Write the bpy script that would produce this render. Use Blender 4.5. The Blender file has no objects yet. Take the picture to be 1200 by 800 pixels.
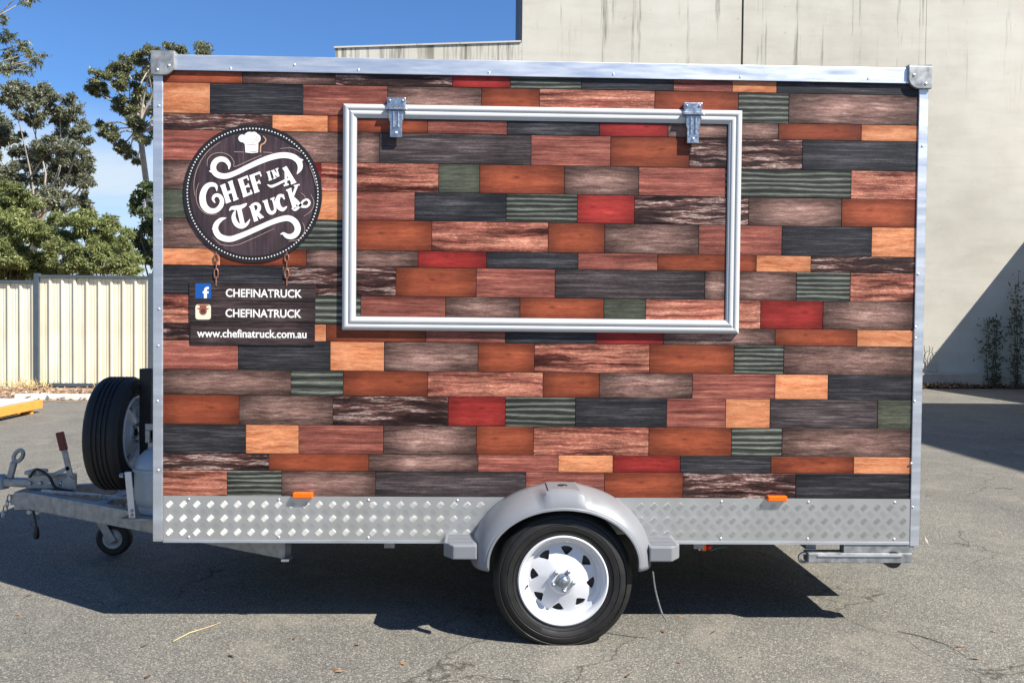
import bpy, bmesh, math, random
import numpy as np
from mathutils import Vector, Matrix

# ------------------------------------------------------------------ camera, sky, sun, exposure
scene = bpy.context.scene
col = scene.collection
FPX = 950.0                                   # focal length in pixels of the 1200 px wide photograph
CAM = Vector((-0.2476, -3.835, 1.4487))
YAW, PITCH, ROLL = 0.02646, -0.02166, 0.01012

def cam_basis():
    cy, sy, cp, sp = math.cos(YAW), math.sin(YAW), math.cos(PITCH), math.sin(PITCH)
    fw = Vector((sy * cp, cy * cp, sp)); rt = Vector((cy, -sy, 0)); up = rt.cross(fw)
    c, s = math.cos(ROLL), math.sin(ROLL)
    return c * rt + s * up, -s * rt + c * up, fw
RT, UP, FW = cam_basis()

cam_data = bpy.data.cameras.new('camera')
cam_data.sensor_width = 36.0
cam_data.lens = 36.0 * FPX / 1200.0
cam_data.clip_start = 0.05
cam_data.clip_end = 2000.0
cam = bpy.data.objects.new('camera', cam_data)
col.objects.link(cam)
m = Matrix((RT, UP, -FW)).transposed().to_4x4()
m.translation = CAM
cam.matrix_world = m
scene.camera = cam

SUN_TRAVEL = Vector((-0.78, 0.48, -1.0)).normalized()
sun_data = bpy.data.lights.new('sun', 'SUN')
sun_data.energy = 5.0
sun_data.angle = math.radians(0.5)
sun_data.color = (1.0, 0.955, 0.885)
sun = bpy.data.objects.new('sun', sun_data)
col.objects.link(sun)
sun.rotation_euler = SUN_TRAVEL.to_track_quat('-Z', 'Y').to_euler()
sun.location = (6, -5, 12)

world = bpy.data.worlds.new('World')
scene.world = world
world.use_nodes = True
wn, wl = world.node_tree.nodes, world.node_tree.links
wn.clear()
w_out = wn.new('ShaderNodeOutputWorld')
w_bg = wn.new('ShaderNodeBackground')
w_bg.inputs['Strength'].default_value = 0.05
w_sky = wn.new('ShaderNodeTexSky')
w_sky.sky_type = 'NISHITA'
w_sky.sun_disc = False
w_sky.sun_elevation = math.asin(-SUN_TRAVEL.z)
w_sky.sun_rotation = math.atan2(-SUN_TRAVEL.x, -SUN_TRAVEL.y)
w_sky.altitude = 100
w_sky.air_density = 1.0
w_sky.dust_density = 0.35
w_sky.ozone_density = 2.0
# thin streaks of cloud low over the horizon, all the way round
w_tc = wn.new('ShaderNodeTexCoord')
w_map = wn.new('ShaderNodeMapping'); w_map.inputs['Scale'].default_value = (2.0, 2.0, 9.0)
w_noise = wn.new('ShaderNodeTexNoise'); w_noise.inputs['Scale'].default_value = 1.6
w_noise.inputs['Detail'].default_value = 7; w_noise.inputs['Distortion'].default_value = 0.6
w_ramp = wn.new('ShaderNodeValToRGB')
w_ramp.color_ramp.elements[0].position = 0.26; w_ramp.color_ramp.elements[1].position = 0.54
w_sep = wn.new('ShaderNodeSeparateXYZ')
w_el = wn.new('ShaderNodeValToRGB')
w_el.color_ramp.elements[0].position = 0.0; w_el.color_ramp.elements[0].color = (1, 1, 1, 1)
w_el.color_ramp.elements[1].position = 0.24; w_el.color_ramp.elements[1].color = (0, 0, 0, 1)
e = w_el.color_ramp.elements.new(0.175); e.color = (0.85, 0.85, 0.85, 1)
w_mul = wn.new('ShaderNodeMath'); w_mul.operation = 'MULTIPLY'
w_mul2 = wn.new('ShaderNodeMath'); w_mul2.operation = 'MULTIPLY'; w_mul2.inputs[1].default_value = 0.95
w_mix = wn.new('ShaderNodeMixRGB'); w_mix.inputs['Color2'].default_value = (8.0, 9.0, 9.6, 1)
wl.new(w_tc.outputs['Generated'], w_map.inputs['Vector'])
wl.new(w_map.outputs['Vector'], w_noise.inputs['Vector'])
wl.new(w_noise.outputs['Fac'], w_ramp.inputs['Fac'])
wl.new(w_tc.outputs['Generated'], w_sep.inputs[0])
wl.new(w_sep.outputs['Z'], w_el.inputs['Fac'])
wl.new(w_ramp.outputs['Color'], w_mul.inputs[0]); wl.new(w_el.outputs['Color'], w_mul.inputs[1])
wl.new(w_mul.outputs[0], w_mul2.inputs[0])
wl.new(w_mul2.outputs[0], w_mix.inputs['Fac'])
w_tint = wn.new('ShaderNodeMixRGB'); w_tint.blend_type = 'MULTIPLY'; w_tint.inputs['Fac'].default_value = 1.0
w_tint.inputs['Color2'].default_value = (0.80, 1.22, 1.72, 1)      # the clear deep blue of the phone picture
wl.new(w_sky.outputs['Color'], w_tint.inputs['Color1']); wl.new(w_tint.outputs['Color'], w_mix.inputs['Color1'])
wl.new(w_mix.outputs['Color'], w_bg.inputs['Color'])
wl.new(w_bg.outputs['Background'], w_out.inputs['Surface'])

scene.view_settings.view_transform = 'Standard'
scene.view_settings.look = 'None'
scene.view_settings.gamma = 1.0
scene.view_settings.use_curve_mapping = False
scene.view_settings.exposure = 0.97
scene.cycles.max_bounces = 6
scene.cycles.diffuse_bounces = 2

# ------------------------------------------------------------------ helpers
rnd = random.Random(7)
nrg = np.random.default_rng(11)

def ray(px, py):
    return FW + RT * ((px - 600) / FPX) - UP * ((py - 400) / FPX)
def on_y(px, py, Y=0.0):
    d = ray(px, py); return CAM + d * ((Y - CAM.y) / d.y)
def on_ground(px, py, z=0.0):
    d = ray(px, py); return CAM + d * ((z - CAM.z) / d.z)

def lin(r, g, b):
    def f(c):
        c /= 255.0
        return c / 12.92 if c <= 0.04045 else ((c + 0.055) / 1.055) ** 2.4
    return (f(r), f(g), f(b), 1.0)

class MB:
    def __init__(s): s.v, s.f = [], []
    def add(s, vs, fs):
        o = len(s.v); s.v += [tuple(v) for v in vs]; s.f += [tuple(i + o for i in f) for f in fs]
        return s
    def box(s, a, b):
        x0, y0, z0 = a; x1, y1, z1 = b
        return s.add([(x0,y0,z0),(x1,y0,z0),(x1,y1,z0),(x0,y1,z0),(x0,y0,z1),(x1,y0,z1),(x1,y1,z1),(x0,y1,z1)],
                     [(0,3,2,1),(4,5,6,7),(0,1,5,4),(1,2,6,5),(2,3,7,6),(3,0,4,7)])
    def bar(s, p, q, w, h, up=(0, 0, 1)):
        p, q = Vector(p), Vector(q); d = (q - p).normalized()
        u = Vector(up); a = d.cross(u).normalized(); b = a.cross(d).normalized()
        vs = []
        for c in (p, q):
            for sa, sb in ((-1,-1),(1,-1),(1,1),(-1,1)):
                vs.append(c + a * (sa * w / 2) + b * (sb * h / 2))
        return s.add(vs, [(0,1,2,3),(7,6,5,4),(0,4,5,1),(1,5,6,2),(2,6,7,3),(3,7,4,0)])
    def tube(s, pts, r, n=8, caps=True, closed=False):
        pts = [Vector(p) for p in pts]; N = len(pts)
        rs = r if isinstance(r, (list, tuple)) else [r] * N
        vs = []; ref = None
        for i, p in enumerate(pts):
            if closed: d = pts[(i + 1) % N] - pts[i - 1]
            else: d = pts[min(i + 1, N - 1)] - pts[max(i - 1, 0)]
            d.normalize()
            if ref is None: ref = d.orthogonal().normalized()
            a = (ref - d * ref.dot(d)).normalized(); ref = a; b = d.cross(a)
            for k in range(n):
                t = 2 * math.pi * k / n
                vs.append(p + (a * math.cos(t) + b * math.sin(t)) * rs[i])
        fs = []
        for i in range(N if closed else N - 1):
            j = (i + 1) % N
            for k in range(n):
                l = (k + 1) % n
                fs.append((i*n+k, i*n+l, j*n+l, j*n+k))
        if caps and not closed:
            fs.append(tuple(range(n))[::-1]); fs.append(tuple((N-1)*n + k for k in range(n)))
        return s.add(vs, fs)
    def lathe(s, prof, origin, axis, n=32, closed=False):
        # prof: list of (radius, distance along the axis)
        o = Vector(origin); ax = Vector(axis).normalized(); a = ax.orthogonal().normalized(); b = ax.cross(a)
        vs = []; P = len(prof)
        for k in range(n):
            t = 2 * math.pi * k / n; d = a * math.cos(t) + b * math.sin(t)
            for r, h in prof: vs.append(o + d * r + ax * h)
        fs = []
        for k in range(n):
            l = (k + 1) % n
            for i in range(P if closed else P - 1):
                j = (i + 1) % P
                fs.append((k*P+i, l*P+i, l*P+j, k*P+j))
        return s.add(vs, fs)
    def prism(s, poly, fn, d0, d1):
        # poly: 2-D outline; fn(u, v, d) -> 3-D
        n = len(poly)
        vs = [fn(u, v, d0) for u, v in poly] + [fn(u, v, d1) for u, v in poly]
        fs = [tuple(range(n)), tuple(range(2*n-1, n-1, -1))]
        fs += [(i, (i+1) % n, n+(i+1) % n, n+i) for i in range(n)]
        return s.add(vs, fs)
    def build(s, name, mat, parent=None, smooth=None, bevel=0, seg=2, loc=None, recalc=True):
        me = bpy.data.meshes.new(name)
        me.from_pydata(s.v, [], s.f)
        if recalc:
            bm = bmesh.new(); bm.from_mesh(me)
            bmesh.ops.recalc_face_normals(bm, faces=bm.faces)
            bm.to_mesh(me); bm.free()
        return link_mesh(name, me, mat, parent, smooth, bevel, seg, loc)

def link_mesh(name, me, mat, parent=None, smooth=None, bevel=0, seg=2, loc=None):
    if mat and not me.materials: me.materials.append(mat)
    if smooth is not None:
        me.shade_smooth(); me.set_sharp_from_angle(angle=math.radians(smooth))
    o = bpy.data.objects.new(name, me); col.objects.link(o)
    if loc is not None: o.location = loc
    if parent is not None: o.parent = parent
    if bevel:
        b = o.modifiers.new('bevel', 'BEVEL'); b.width = bevel; b.segments = seg; b.limit_method = 'ANGLE'
        b.angle_limit = math.radians(40)
    return o

def empty(name, loc=(0, 0, 0)):
    o = bpy.data.objects.new(name, None); o.empty_display_size = 0.2; o.location = loc
    col.objects.link(o); return o
def under(o, root):            # parent keeping world position (roots are unrotated)
    o.parent = root
    o.location = Vector(o.location) - root.location
    return o
def tag(o, label=None, cat=None, group=None, kind=None):
    if label: o['label'] = label
    if cat: o['category'] = cat
    if group: o['group'] = group
    if kind: o['kind'] = kind
    return o

def catmull(pts, per=6):
    P = [np.array(p, float) for p in pts]; out = []
    for i in range(len(P) - 1):
        p0 = P[max(i-1, 0)]; p1 = P[i]; p2 = P[i+1]; p3 = P[min(i+2, len(P)-1)]
        for k in range(per):
            t = k / per
            out.append(0.5*((2*p1)+(-p0+p2)*t+(2*p0-5*p1+4*p2-p3)*t*t+(-p0+3*p1-3*p2+p3)*t**3))
    out.append(P[-1]); return out

def leaf_arrays(centers, L, Wd, droop=0.0, flat=False):
    n = len(centers)
    d = nrg.normal(size=(n, 3)); d[:, 2] -= droop
    if flat: d[:, 2] *= 0.25
    d /= np.linalg.norm(d, axis=1)[:, None]
    s = np.cross(d, nrg.normal(size=(n, 3))); 
    if flat: s = np.cross(d, np.array([0, 0, 1.0])) + nrg.normal(size=(n, 3)) * 0.15
    s /= np.linalg.norm(s, axis=1)[:, None]
    nn = np.cross(d, s)
    l = (L * nrg.uniform(0.6, 1.35, n))[:, None]; w = (Wd * nrg.uniform(0.6, 1.35, n))[:, None]
    c = np.asarray(centers)
    v = np.stack([c, c + d*l*0.45 + s*w + nn*w*0.3, c + d*l, c + d*l*0.45 - s*w + nn*w*0.3], 1).reshape(-1, 3)
    return v
def quads_mesh(name, v, mat):
    n = len(v) // 4
    me = bpy.data.meshes.new(name)
    me.vertices.add(len(v)); me.vertices.foreach_set('co', v.astype(np.float32).ravel())
    me.loops.add(4*n); me.loops.foreach_set('vertex_index', np.arange(4*n, dtype=np.int32))
    me.polygons.add(n); me.polygons.foreach_set('loop_start', np.arange(0, 4*n, 4, dtype=np.int32))
    me.polygons.foreach_set('loop_total', np.full(n, 4, dtype=np.int32))
    me.update(); me.validate()
    me.materials.append(mat)
    return me

# ------------------------------------------------------------------ materials
def newmat(name):
    mt = bpy.data.materials.new(name); mt.use_nodes = True
    nt = mt.node_tree; b = nt.nodes['Principled BSDF']
    return mt, nt.nodes, nt.links, b
def N(nodes, typ, **kw):
    n = nodes.new(typ)
    for k, v in kw.items():
        if k in n.inputs.keys(): n.inputs[k].default_value = v
        else: setattr(n, k, v)
    return n
def ramp(nodes, stops):
    r = nodes.new('ShaderNodeValToRGB'); cr = r.color_ramp
    cr.elements[0].position = stops[0][0]; cr.elements[0].color = stops[0][1]
    cr.elements[1].position = stops[-1][0]; cr.elements[1].color = stops[-1][1]
    for p, c in stops[1:-1]:
        e = cr.elements.new(p); e.color = c
    return r
def G(v): return (v, v, v, 1)

def plain(name, color, rough=0.5, metal=0.0, var=0.12, scale=12.0, bump=0.0, bscale=60.0, spec=0.5, coords='Object', streak=(1, 1, 1), rvar=0.12):
    mt, nd, lk, b = newmat(name)
    tc = N(nd, 'ShaderNodeTexCoord'); mp = N(nd, 'ShaderNodeMapping', Scale=streak)
    lk.new(tc.outputs[coords], mp.inputs['Vector'])
    nz = N(nd, 'ShaderNodeTexNoise', Scale=scale, Detail=6.0, Roughness=0.6)
    lk.new(mp.outputs[0], nz.inputs['Vector'])
    c = np.array(color[:3])
    lo = tuple(c * (1 - var)) + (1,); hi = tuple(np.minimum(c * (1 + var), 1)) + (1,)
    r = ramp(nd, [(0.3, lo), (0.7, hi)])
    lk.new(nz.outputs['Fac'], r.inputs['Fac']); lk.new(r.outputs['Color'], b.inputs['Base Color'])
    rr = ramp(nd, [(0.3, G(max(rough - rvar, 0.02))), (0.7, G(min(rough + rvar, 1)))])
    lk.new(nz.outputs['Fac'], rr.inputs['Fac']); lk.new(rr.outputs['Color'], b.inputs['Roughness'])
    b.inputs['Metallic'].default_value = metal
    b.inputs['Specular IOR Level'].default_value = spec
    if bump:
        n2 = N(nd, 'ShaderNodeTexNoise', Scale=bscale, Detail=4.0); lk.new(mp.outputs[0], n2.inputs['Vector'])
        bp = N(nd, 'ShaderNodeBump', Strength=bump, Distance=0.01)
        lk.new(n2.outputs['Fac'], bp.inputs['Height']); lk.new(bp.outputs['Normal'], b.inputs['Normal'])
    return mt

def wood(name, stops, sx=3.0, sz=45.0, dist=0.25, blotch=0.45, edge=0.35, fine=0.25, rough=0.4, stripes=None, cracks=0.5, knot=0.0, grit=0.2, burn=0.0, ew=(0.16, 0.22)):
    """Printed board on vinyl: long grain along x, its own piece of grain on every board."""
    mt, nd, lk, b = newmat(name)
    tc = N(nd, 'ShaderNodeTexCoord'); oi = N(nd, 'ShaderNodeObjectInfo')
    cmb = N(nd, 'ShaderNodeCombineXYZ')
    m1 = N(nd, 'ShaderNodeMath', operation='MULTIPLY'); m1.inputs[1].default_value = 41.0
    m2 = N(nd, 'ShaderNodeMath', operation='MULTIPLY'); m2.inputs[1].default_value = 17.0
    lk.new(oi.outputs['Random'], m1.inputs[0]); lk.new(oi.outputs['Random'], m2.inputs[0])
    lk.new(m1.outputs[0], cmb.inputs['X']); lk.new(m2.outputs[0], cmb.inputs['Z']); lk.new(m1.outputs[0], cmb.inputs['Y'])
    ad = N(nd, 'ShaderNodeVectorMath', operation='ADD')
    psz = N(nd, 'ShaderNodeMapRange'); psz.inputs['To Min'].default_value = 0.7; psz.inputs['To Max'].default_value = 1.3
    pfr = N(nd, 'ShaderNodeMath', operation='FRACT'); lk.new(m2.outputs[0], pfr.inputs[0]); lk.new(pfr.outputs[0], psz.inputs['Value'])
    pv = N(nd, 'ShaderNodeVectorMath', operation='SCALE'); lk.new(tc.outputs['Object'], pv.inputs[0]); lk.new(psz.outputs[0], pv.inputs['Scale'])
    lk.new(pv.outputs[0], ad.inputs[0]); lk.new(cmb.outputs[0], ad.inputs[1])
    # the grain bends slightly, more round the knots
    wz = N(nd, 'ShaderNodeTexNoise', Scale=7.0, Detail=3.0, Roughness=0.55); lk.new(ad.outputs[0], wz.inputs['Vector'])
    wsub = N(nd, 'ShaderNodeVectorMath', operation='SUBTRACT'); wsub.inputs[1].default_value = (0.5, 0.5, 0.5)
    lk.new(wz.outputs['Color'], wsub.inputs[0])
    wsc = N(nd, 'ShaderNodeVectorMath', operation='SCALE'); wsc.inputs['Scale'].default_value = 0.09 * dist
    lk.new(wsub.outputs[0], wsc.inputs[0])
    ad2 = N(nd, 'ShaderNodeVectorMath', operation='ADD'); lk.new(ad.outputs[0], ad2.inputs[0]); lk.new(wsc.outputs[0], ad2.inputs[1])
    mp = N(nd, 'ShaderNodeMapping', Scale=(sx, 1.0, sz)); lk.new(ad2.outputs[0], mp.inputs['Vector'])
    if stripes:
        g = N(nd, 'ShaderNodeTexWave', wave_type='BANDS', bands_direction='Z', wave_profile='SIN', Scale=stripes, Distortion=4.0, Detail=4.0)
        g.inputs['Detail Scale'].default_value = 1.6; g.inputs['Detail Roughness'].default_value = 0.6
        mps = N(nd, 'ShaderNodeMapping', Scale=(0.12, 0.2, 1.0)); lk.new(ad.outputs[0], mps.inputs['Vector']); lk.new(mps.outputs[0], g.inputs['Vector'])
    else:
        g = N(nd, 'ShaderNodeTexNoise', Scale=1.0, Detail=12.0, Roughness=0.68, Distortion=dist * 0.5); lk.new(mp.outputs[0], g.inputs['Vector'])
    r = ramp(nd, stops); lk.new(g.outputs['Fac'], r.inputs['Fac'])
    def mult(prev, other):
        mx = N(nd, 'ShaderNodeMixRGB', blend_type='MULTIPLY'); mx.inputs['Fac'].default_value = 1.0
        lk.new(prev, mx.inputs['Color1']); lk.new(other, mx.inputs['Color2']); return mx.outputs[0]
    def layer(scale, stops_, detail=4.0, rough_=0.65, vec=None):
        mm = N(nd, 'ShaderNodeMapping', Scale=scale); lk.new((vec or ad2).outputs[0], mm.inputs['Vector'])
        nn = N(nd, 'ShaderNodeTexNoise', Scale=1.0, Detail=detail, Roughness=rough_); lk.new(mm.outputs[0], nn.inputs['Vector'])
        rr = ramp(nd, stops_); lk.new(nn.outputs['Fac'], rr.inputs['Fac']); return rr.outputs['Color']
    c = r.outputs['Color']
    c = mult(c, layer((14.0, 1.0, 300.0), [(0.3, G(1 - fine)), (0.7, G(1 + fine * 0.8))], 5.0, 0.75))        # fibres
    c = mult(c, layer((2.2, 1.0, 95.0), [(0.33, G(1 - cracks)), (0.41, G(1.0))], 8.0, 0.7))                     # dark checks along the grain
    c = mult(c, layer((26.0, 1.0, 70.0), [(0.3, G(0.80)), (0.7, G(1.18))], 6.0, 0.75, ad))                      # mottling
    c = mult(c, layer((150.0, 1.0, 330.0), [(0.3, G(1 - grit)), (0.7, G(1 + grit))], 2.0, 0.6, ad))              # grit of the printed photograph
    if burn:
        c = mult(c, layer((1.7, 1.0, 17.0), [(0.40, (burn * 0.9, burn * 0.7, burn * 0.72, 1)), (0.49, G(1.0))], 7.0, 0.62))     # long burnt streaks
        c = mult(c, layer((60.0, 1.0, 110.0), [(0.42, G(0.82)), (0.58, G(1.0)), (0.70, G(1.5))], 3.0, 0.7))              # flaked light chips
    if knot:
        kn = N(nd, 'ShaderNodeVectorMath', operation='ADD'); kc = N(nd, 'ShaderNodeCombineXYZ')
        kr = N(nd, 'ShaderNodeMapRange'); kr.inputs['To Min'].default_value = -0.09; kr.inputs['To Max'].default_value = 0.09
        lk.new(oi.outputs['Random'], kr.inputs['Value']); lk.new(kr.outputs[0], kc.inputs['X']); kc.inputs['Z'].default_value = -0.012
        lk.new(tc.outputs['Object'], kn.inputs[0]); lk.new(kc.outputs[0], kn.inputs[1])
        ka = N(nd, 'ShaderNodeVectorMath', operation='ADD'); lk.new(kn.outputs[0], ka.inputs[0]); lk.new(wsc.outputs[0], ka.inputs[1])
        ks = N(nd, 'ShaderNodeVectorMath', operation='MULTIPLY'); ks.inputs[1].default_value = (38.0, 0.0, 90.0); lk.new(ka.outputs[0], ks.inputs[0])
        kl = N(nd, 'ShaderNodeVectorMath', operation='LENGTH'); lk.new(ks.outputs[0], kl.inputs[0])
        krr = ramp(nd, [(0.1, G(1 - knot)), (0.55, G(1 - knot * 0.35)), (1.0, G(1.0))]); lk.new(kl.outputs['Value'], krr.inputs['Fac'])
        c = mult(c, krr.outputs['Color'])
    c = mult(c, layer((4.0, 1.0, 12.0), [(0.28, G(1 - blotch)), (0.72, G(1 + blotch * 0.6))], 5.0, 0.6, ad))    # broad blotches in the printed tone
    # the print burns each board's rim a little darker
    sp = N(nd, 'ShaderNodeSeparateXYZ'); lk.new(tc.outputs['Generated'], sp.inputs[0])
    def rim(sock, w):
        a = N(nd, 'ShaderNodeMath', operation='SUBTRACT'); a.inputs[1].default_value = 0.5; lk.new(sock, a.inputs[0])
        bb = N(nd, 'ShaderNodeMath', operation='ABSOLUTE'); lk.new(a.outputs[0], bb.inputs[0])
        cc = N(nd, 'ShaderNodeMapRange'); cc.inputs['From Min'].default_value = 0.5 - w; cc.inputs['From Max'].default_value = 0.5
        cc.inputs['To Min'].default_value = 1.0; cc.inputs['To Max'].default_value = 1.0 - edge
        lk.new(bb.outputs[0], cc.inputs['Value']); return cc.outputs[0]
    ex, ez = rim(sp.outputs['X'], ew[0]), rim(sp.outputs['Z'], ew[1])
    em = N(nd, 'ShaderNodeMath', operation='MULTIPLY'); lk.new(ex, em.inputs[0]); lk.new(ez, em.inputs[1])
    c = mult(c, em.outputs[0])
    hv = N(nd, 'ShaderNodeHueSaturation')
    mr = N(nd, 'ShaderNodeMapRange'); mr.inputs['To Min'].default_value = 0.84; mr.inputs['To Max'].default_value = 1.12
    lk.new(oi.outputs['Random'], mr.inputs['Value']); lk.new(mr.outputs[0], hv.inputs['Value']); lk.new(c, hv.inputs['Color'])
    lk.new(hv.outputs['Color'], b.inputs['Base Color'])
    b.inputs['Roughness'].default_value = rough + 0.08
    b.inputs['Specular IOR Level'].default_value = 0.18
    return mt

W = {
 'A': wood('light_orange_wood', [(0.28, lin(146,80,50)), (0.42, lin(196,120,80)), (0.6, lin(222,150,106)), (0.78, lin(232,170,126))], 5, 42, 0.5, 0.24, 0.12, 0.25, cracks=0.35, grit=0.12),
 'B': wood('charcoal_wood', [(0.28, lin(36,36,39)), (0.5, lin(55,54,57)), (0.72, lin(104,101,103))], 4, 110, 0.08, 0.4, 0.3, 0.45, cracks=0.35, grit=0.25, ew=(0.3, 0.3)),
 'K': wood('brown_charcoal_wood', [(0.28, lin(48,41,42)), (0.5, lin(80,70,70)), (0.72, lin(142,128,125))], 4, 110, 0.08, 0.4, 0.4, 0.45, cracks=0.4, grit=0.25, ew=(0.3, 0.3)),
 'C': wood('red_brown_wood', [(0.28, lin(72,34,32)), (0.42, lin(122,66,57)), (0.56, lin(152,90,76)), (0.74, lin(204,136,112))], 2.4, 62, 0.16, 0.4, 0.12, 0.4, cracks=0.6, grit=0.2),
 'D': wood('dark_weathered_wood', [(0.30, lin(30,24,23)), (0.47, lin(62,45,42)), (0.54, lin(108,72,64)), (0.585, lin(196,172,160)), (0.62, lin(84,60,55)), (0.70, lin(180,128,112))], 4.2, 52, 0.4, 0.5, 0.1, 0.5, cracks=0.75, grit=0.35, burn=0.45),
 'E': wood('mahogany_wood', [(0.28, lin(118,56,39)), (0.5, lin(149,74,49)), (0.72, lin(170,92,62))], 3, 30, 0.3, 0.25, 0.42, 0.18, cracks=0.22, knot=0.45, grit=0.1, ew=(0.25, 0.35)),
 'F': wood('red_stained_wood', [(0.28, lin(124,34,33)), (0.5, lin(156,49,44)), (0.72, lin(180,66,56))], 3, 30, 0.3, 0.25, 0.36, 0.18, cracks=0.22, knot=0.45, grit=0.1, ew=(0.25, 0.35)),
 'G': wood('green_striped_wood', [(0.0, lin(42,43,39)), (0.16, lin(60,62,56)), (0.55, lin(74,77,69)), (0.82, lin(88,91,82)), (0.98, lin(128,131,119))], 2, 40, 0.3, 0.4, 0.12, 0.35, stripes=11.0, cracks=0.55, grit=0.15),
 'H': wood('plain_green_wood', [(0.28, lin(58,61,50)), (0.5, lin(80,83,69)), (0.72, lin(106,108,91))], 6, 90, 0.15, 0.3, 0.25, 0.4, cracks=0.3, grit=0.25),
 'I': wood('grey_brown_wood', [(0.28, lin(90,64,58)), (0.44, lin(138,104,94)), (0.58, lin(170,134,121)), (0.74, lin(220,186,170))], 7, 66, 0.35, 0.45, 0.62, 0.45, cracks=0.5, grit=0.3, ew=(0.34, 0.42)),
 'J': wood('rustic_pink_wood', [(0.30, lin(76,38,34)), (0.42, lin(134,74,62)), (0.53, lin(186,118,96)), (0.66, lin(226,158,130)), (0.78, lin(160,98,82))], 3.0, 56, 0.3, 0.5, 0.08, 0.45, cracks=0.65, grit=0.28, burn=0.2),
 'S': wood('dark_sign_wood', [(0.28, lin(40,32,32)), (0.5, lin(62,50,50)), (0.72, lin(106,88,85))], 4, 100, 0.15, 0.35, 0.3, 0.5, cracks=0.55),
}
M = {}
M['backing'] = plain('dark_backing', lin(22, 18, 18), 0.6)
M['alu'] = plain('satin_aluminium', (0.62, 0.64, 0.67), 0.46, 0.85, 0.06, 9, streak=(0.4, 1, 3))
M['galv'] = plain('galvanised_steel', (0.32, 0.325, 0.32), 0.52, 0.65, 0.35, 22, rvar=0.15)
M['tread'] = plain('checker_plate', (0.56, 0.56, 0.54), 0.38, 0.75, 0.04, 5, rvar=0.05)
M['lug'] = plain('checker_lug', (0.52, 0.52, 0.50), 0.46, 0.85, 0.03, 4, rvar=0.03)
M['frame'] = plain('painted_frame', lin(190, 191, 190), 0.34, 0.0, 0.03, 6)
M['zinc'] = plain('zinc_hinge', (0.36, 0.385, 0.42), 0.36, 0.9, 0.3, 70)
M['guard'] = plain('grey_plastic', lin(128, 130, 133), 0.42, 0.15, 0.04, 8, bump=0.015, bscale=500, rvar=0.04)
M['rubber'] = plain('tyre_rubber', lin(22, 21, 20), 0.66, 0.0, 0.4, 18, bump=0.08, bscale=160)
M['white_rim'] = plain('white_rim', lin(206, 206, 208), 0.32, 0.0, 0.03, 8)
M['orange'] = plain('amber_lens', lin(255, 106, 10), 0.25, 0.0, 0.04)
M['red'] = plain('red_lens', lin(190, 26, 18), 0.25, 0.0, 0.04)
M['teal'] = plain('teal_wire', lin(40, 110, 110), 0.4)
M['black'] = plain('black_metal', lin(24, 25, 27), 0.5, 0.0, 0.2)
M['black_plastic'] = plain('black_plastic', lin(18, 18, 20), 0.4)
M['grip'] = plain('maroon_grip', lin(108, 34, 30), 0.5)
M['shell'] = plain('white_panel', lin(215, 216, 214), 0.4, 0.0, 0.03)
M['print_white'] = plain('white_print', lin(238, 234, 226), 0.4, 0.0, 0.02)
M['print_pink'] = plain('pale_line_print', lin(178, 150, 140), 0.45, 0.0, 0.05)
M['print_tan'] = plain('tan_print', lin(206, 160, 120), 0.45, 0.0, 0.05)
M['rust'] = plain('rusty_chain', lin(132, 92, 74), 0.5, 0.2, 0.35, 60)
M['blue'] = plain('blue_print', lin(14, 82, 158), 0.4, 0, 0.03)
M['cream'] = plain('cream_print', lin(232, 218, 190), 0.4, 0, 0.03)
M['brown'] = plain('brown_print', lin(150, 78, 50), 0.4, 0, 0.05)
M['bottle'] = plain('grey_gas_bottle', lin(150, 160, 166), 0.38, 0.1, 0.08, 14)
M['slate'] = plain('slate_frame', lin(72, 82, 90), 0.45, 0.0, 0.12, 8)
M['timber'] = plain('orange_timber', lin(222, 150, 62), 0.6, 0, 0.18, 14, streak=(6, 0.6, 6), bump=0.1)
M['sheet_white'] = plain('grey_sheet', lin(186, 190, 196), 0.6, 0, 0.12, 4)
M['kerb'] = plain('pale_kerb', lin(226, 222, 210), 0.8, 0, 0.12, 6, bump=0.2, bscale=40)
M['bark'] = plain('pale_bark', lin(166, 156, 142), 0.8, 0, 0.25, 3, bump=0.3, bscale=12)
M['bark_dark'] = plain('brown_bark', lin(96, 82, 70), 0.85, 0, 0.3, 5, bump=0.4, bscale=14)
M['cladding'] = plain('shade_toned_cladding', lin(36, 37, 40), 0.55, 0.2, 0.1, 2)  # base colour darkened to hold the shade of the warehouse side wall
M['flashing'] = plain('grey_flashing', lin(120, 122, 122), 0.5, 0.3, 0.1, 3)
M['twig'] = plain('dry_twig', lin(84, 66, 50), 0.8, 0, 0.25, 30)
M['dry_leaf'] = plain('dry_leaf', lin(150, 112, 70), 0.75, 0, 0.3, 40)
M['straw'] = plain('dry_grass', lin(206, 182, 130), 0.8, 0, 0.25, 8)

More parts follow.
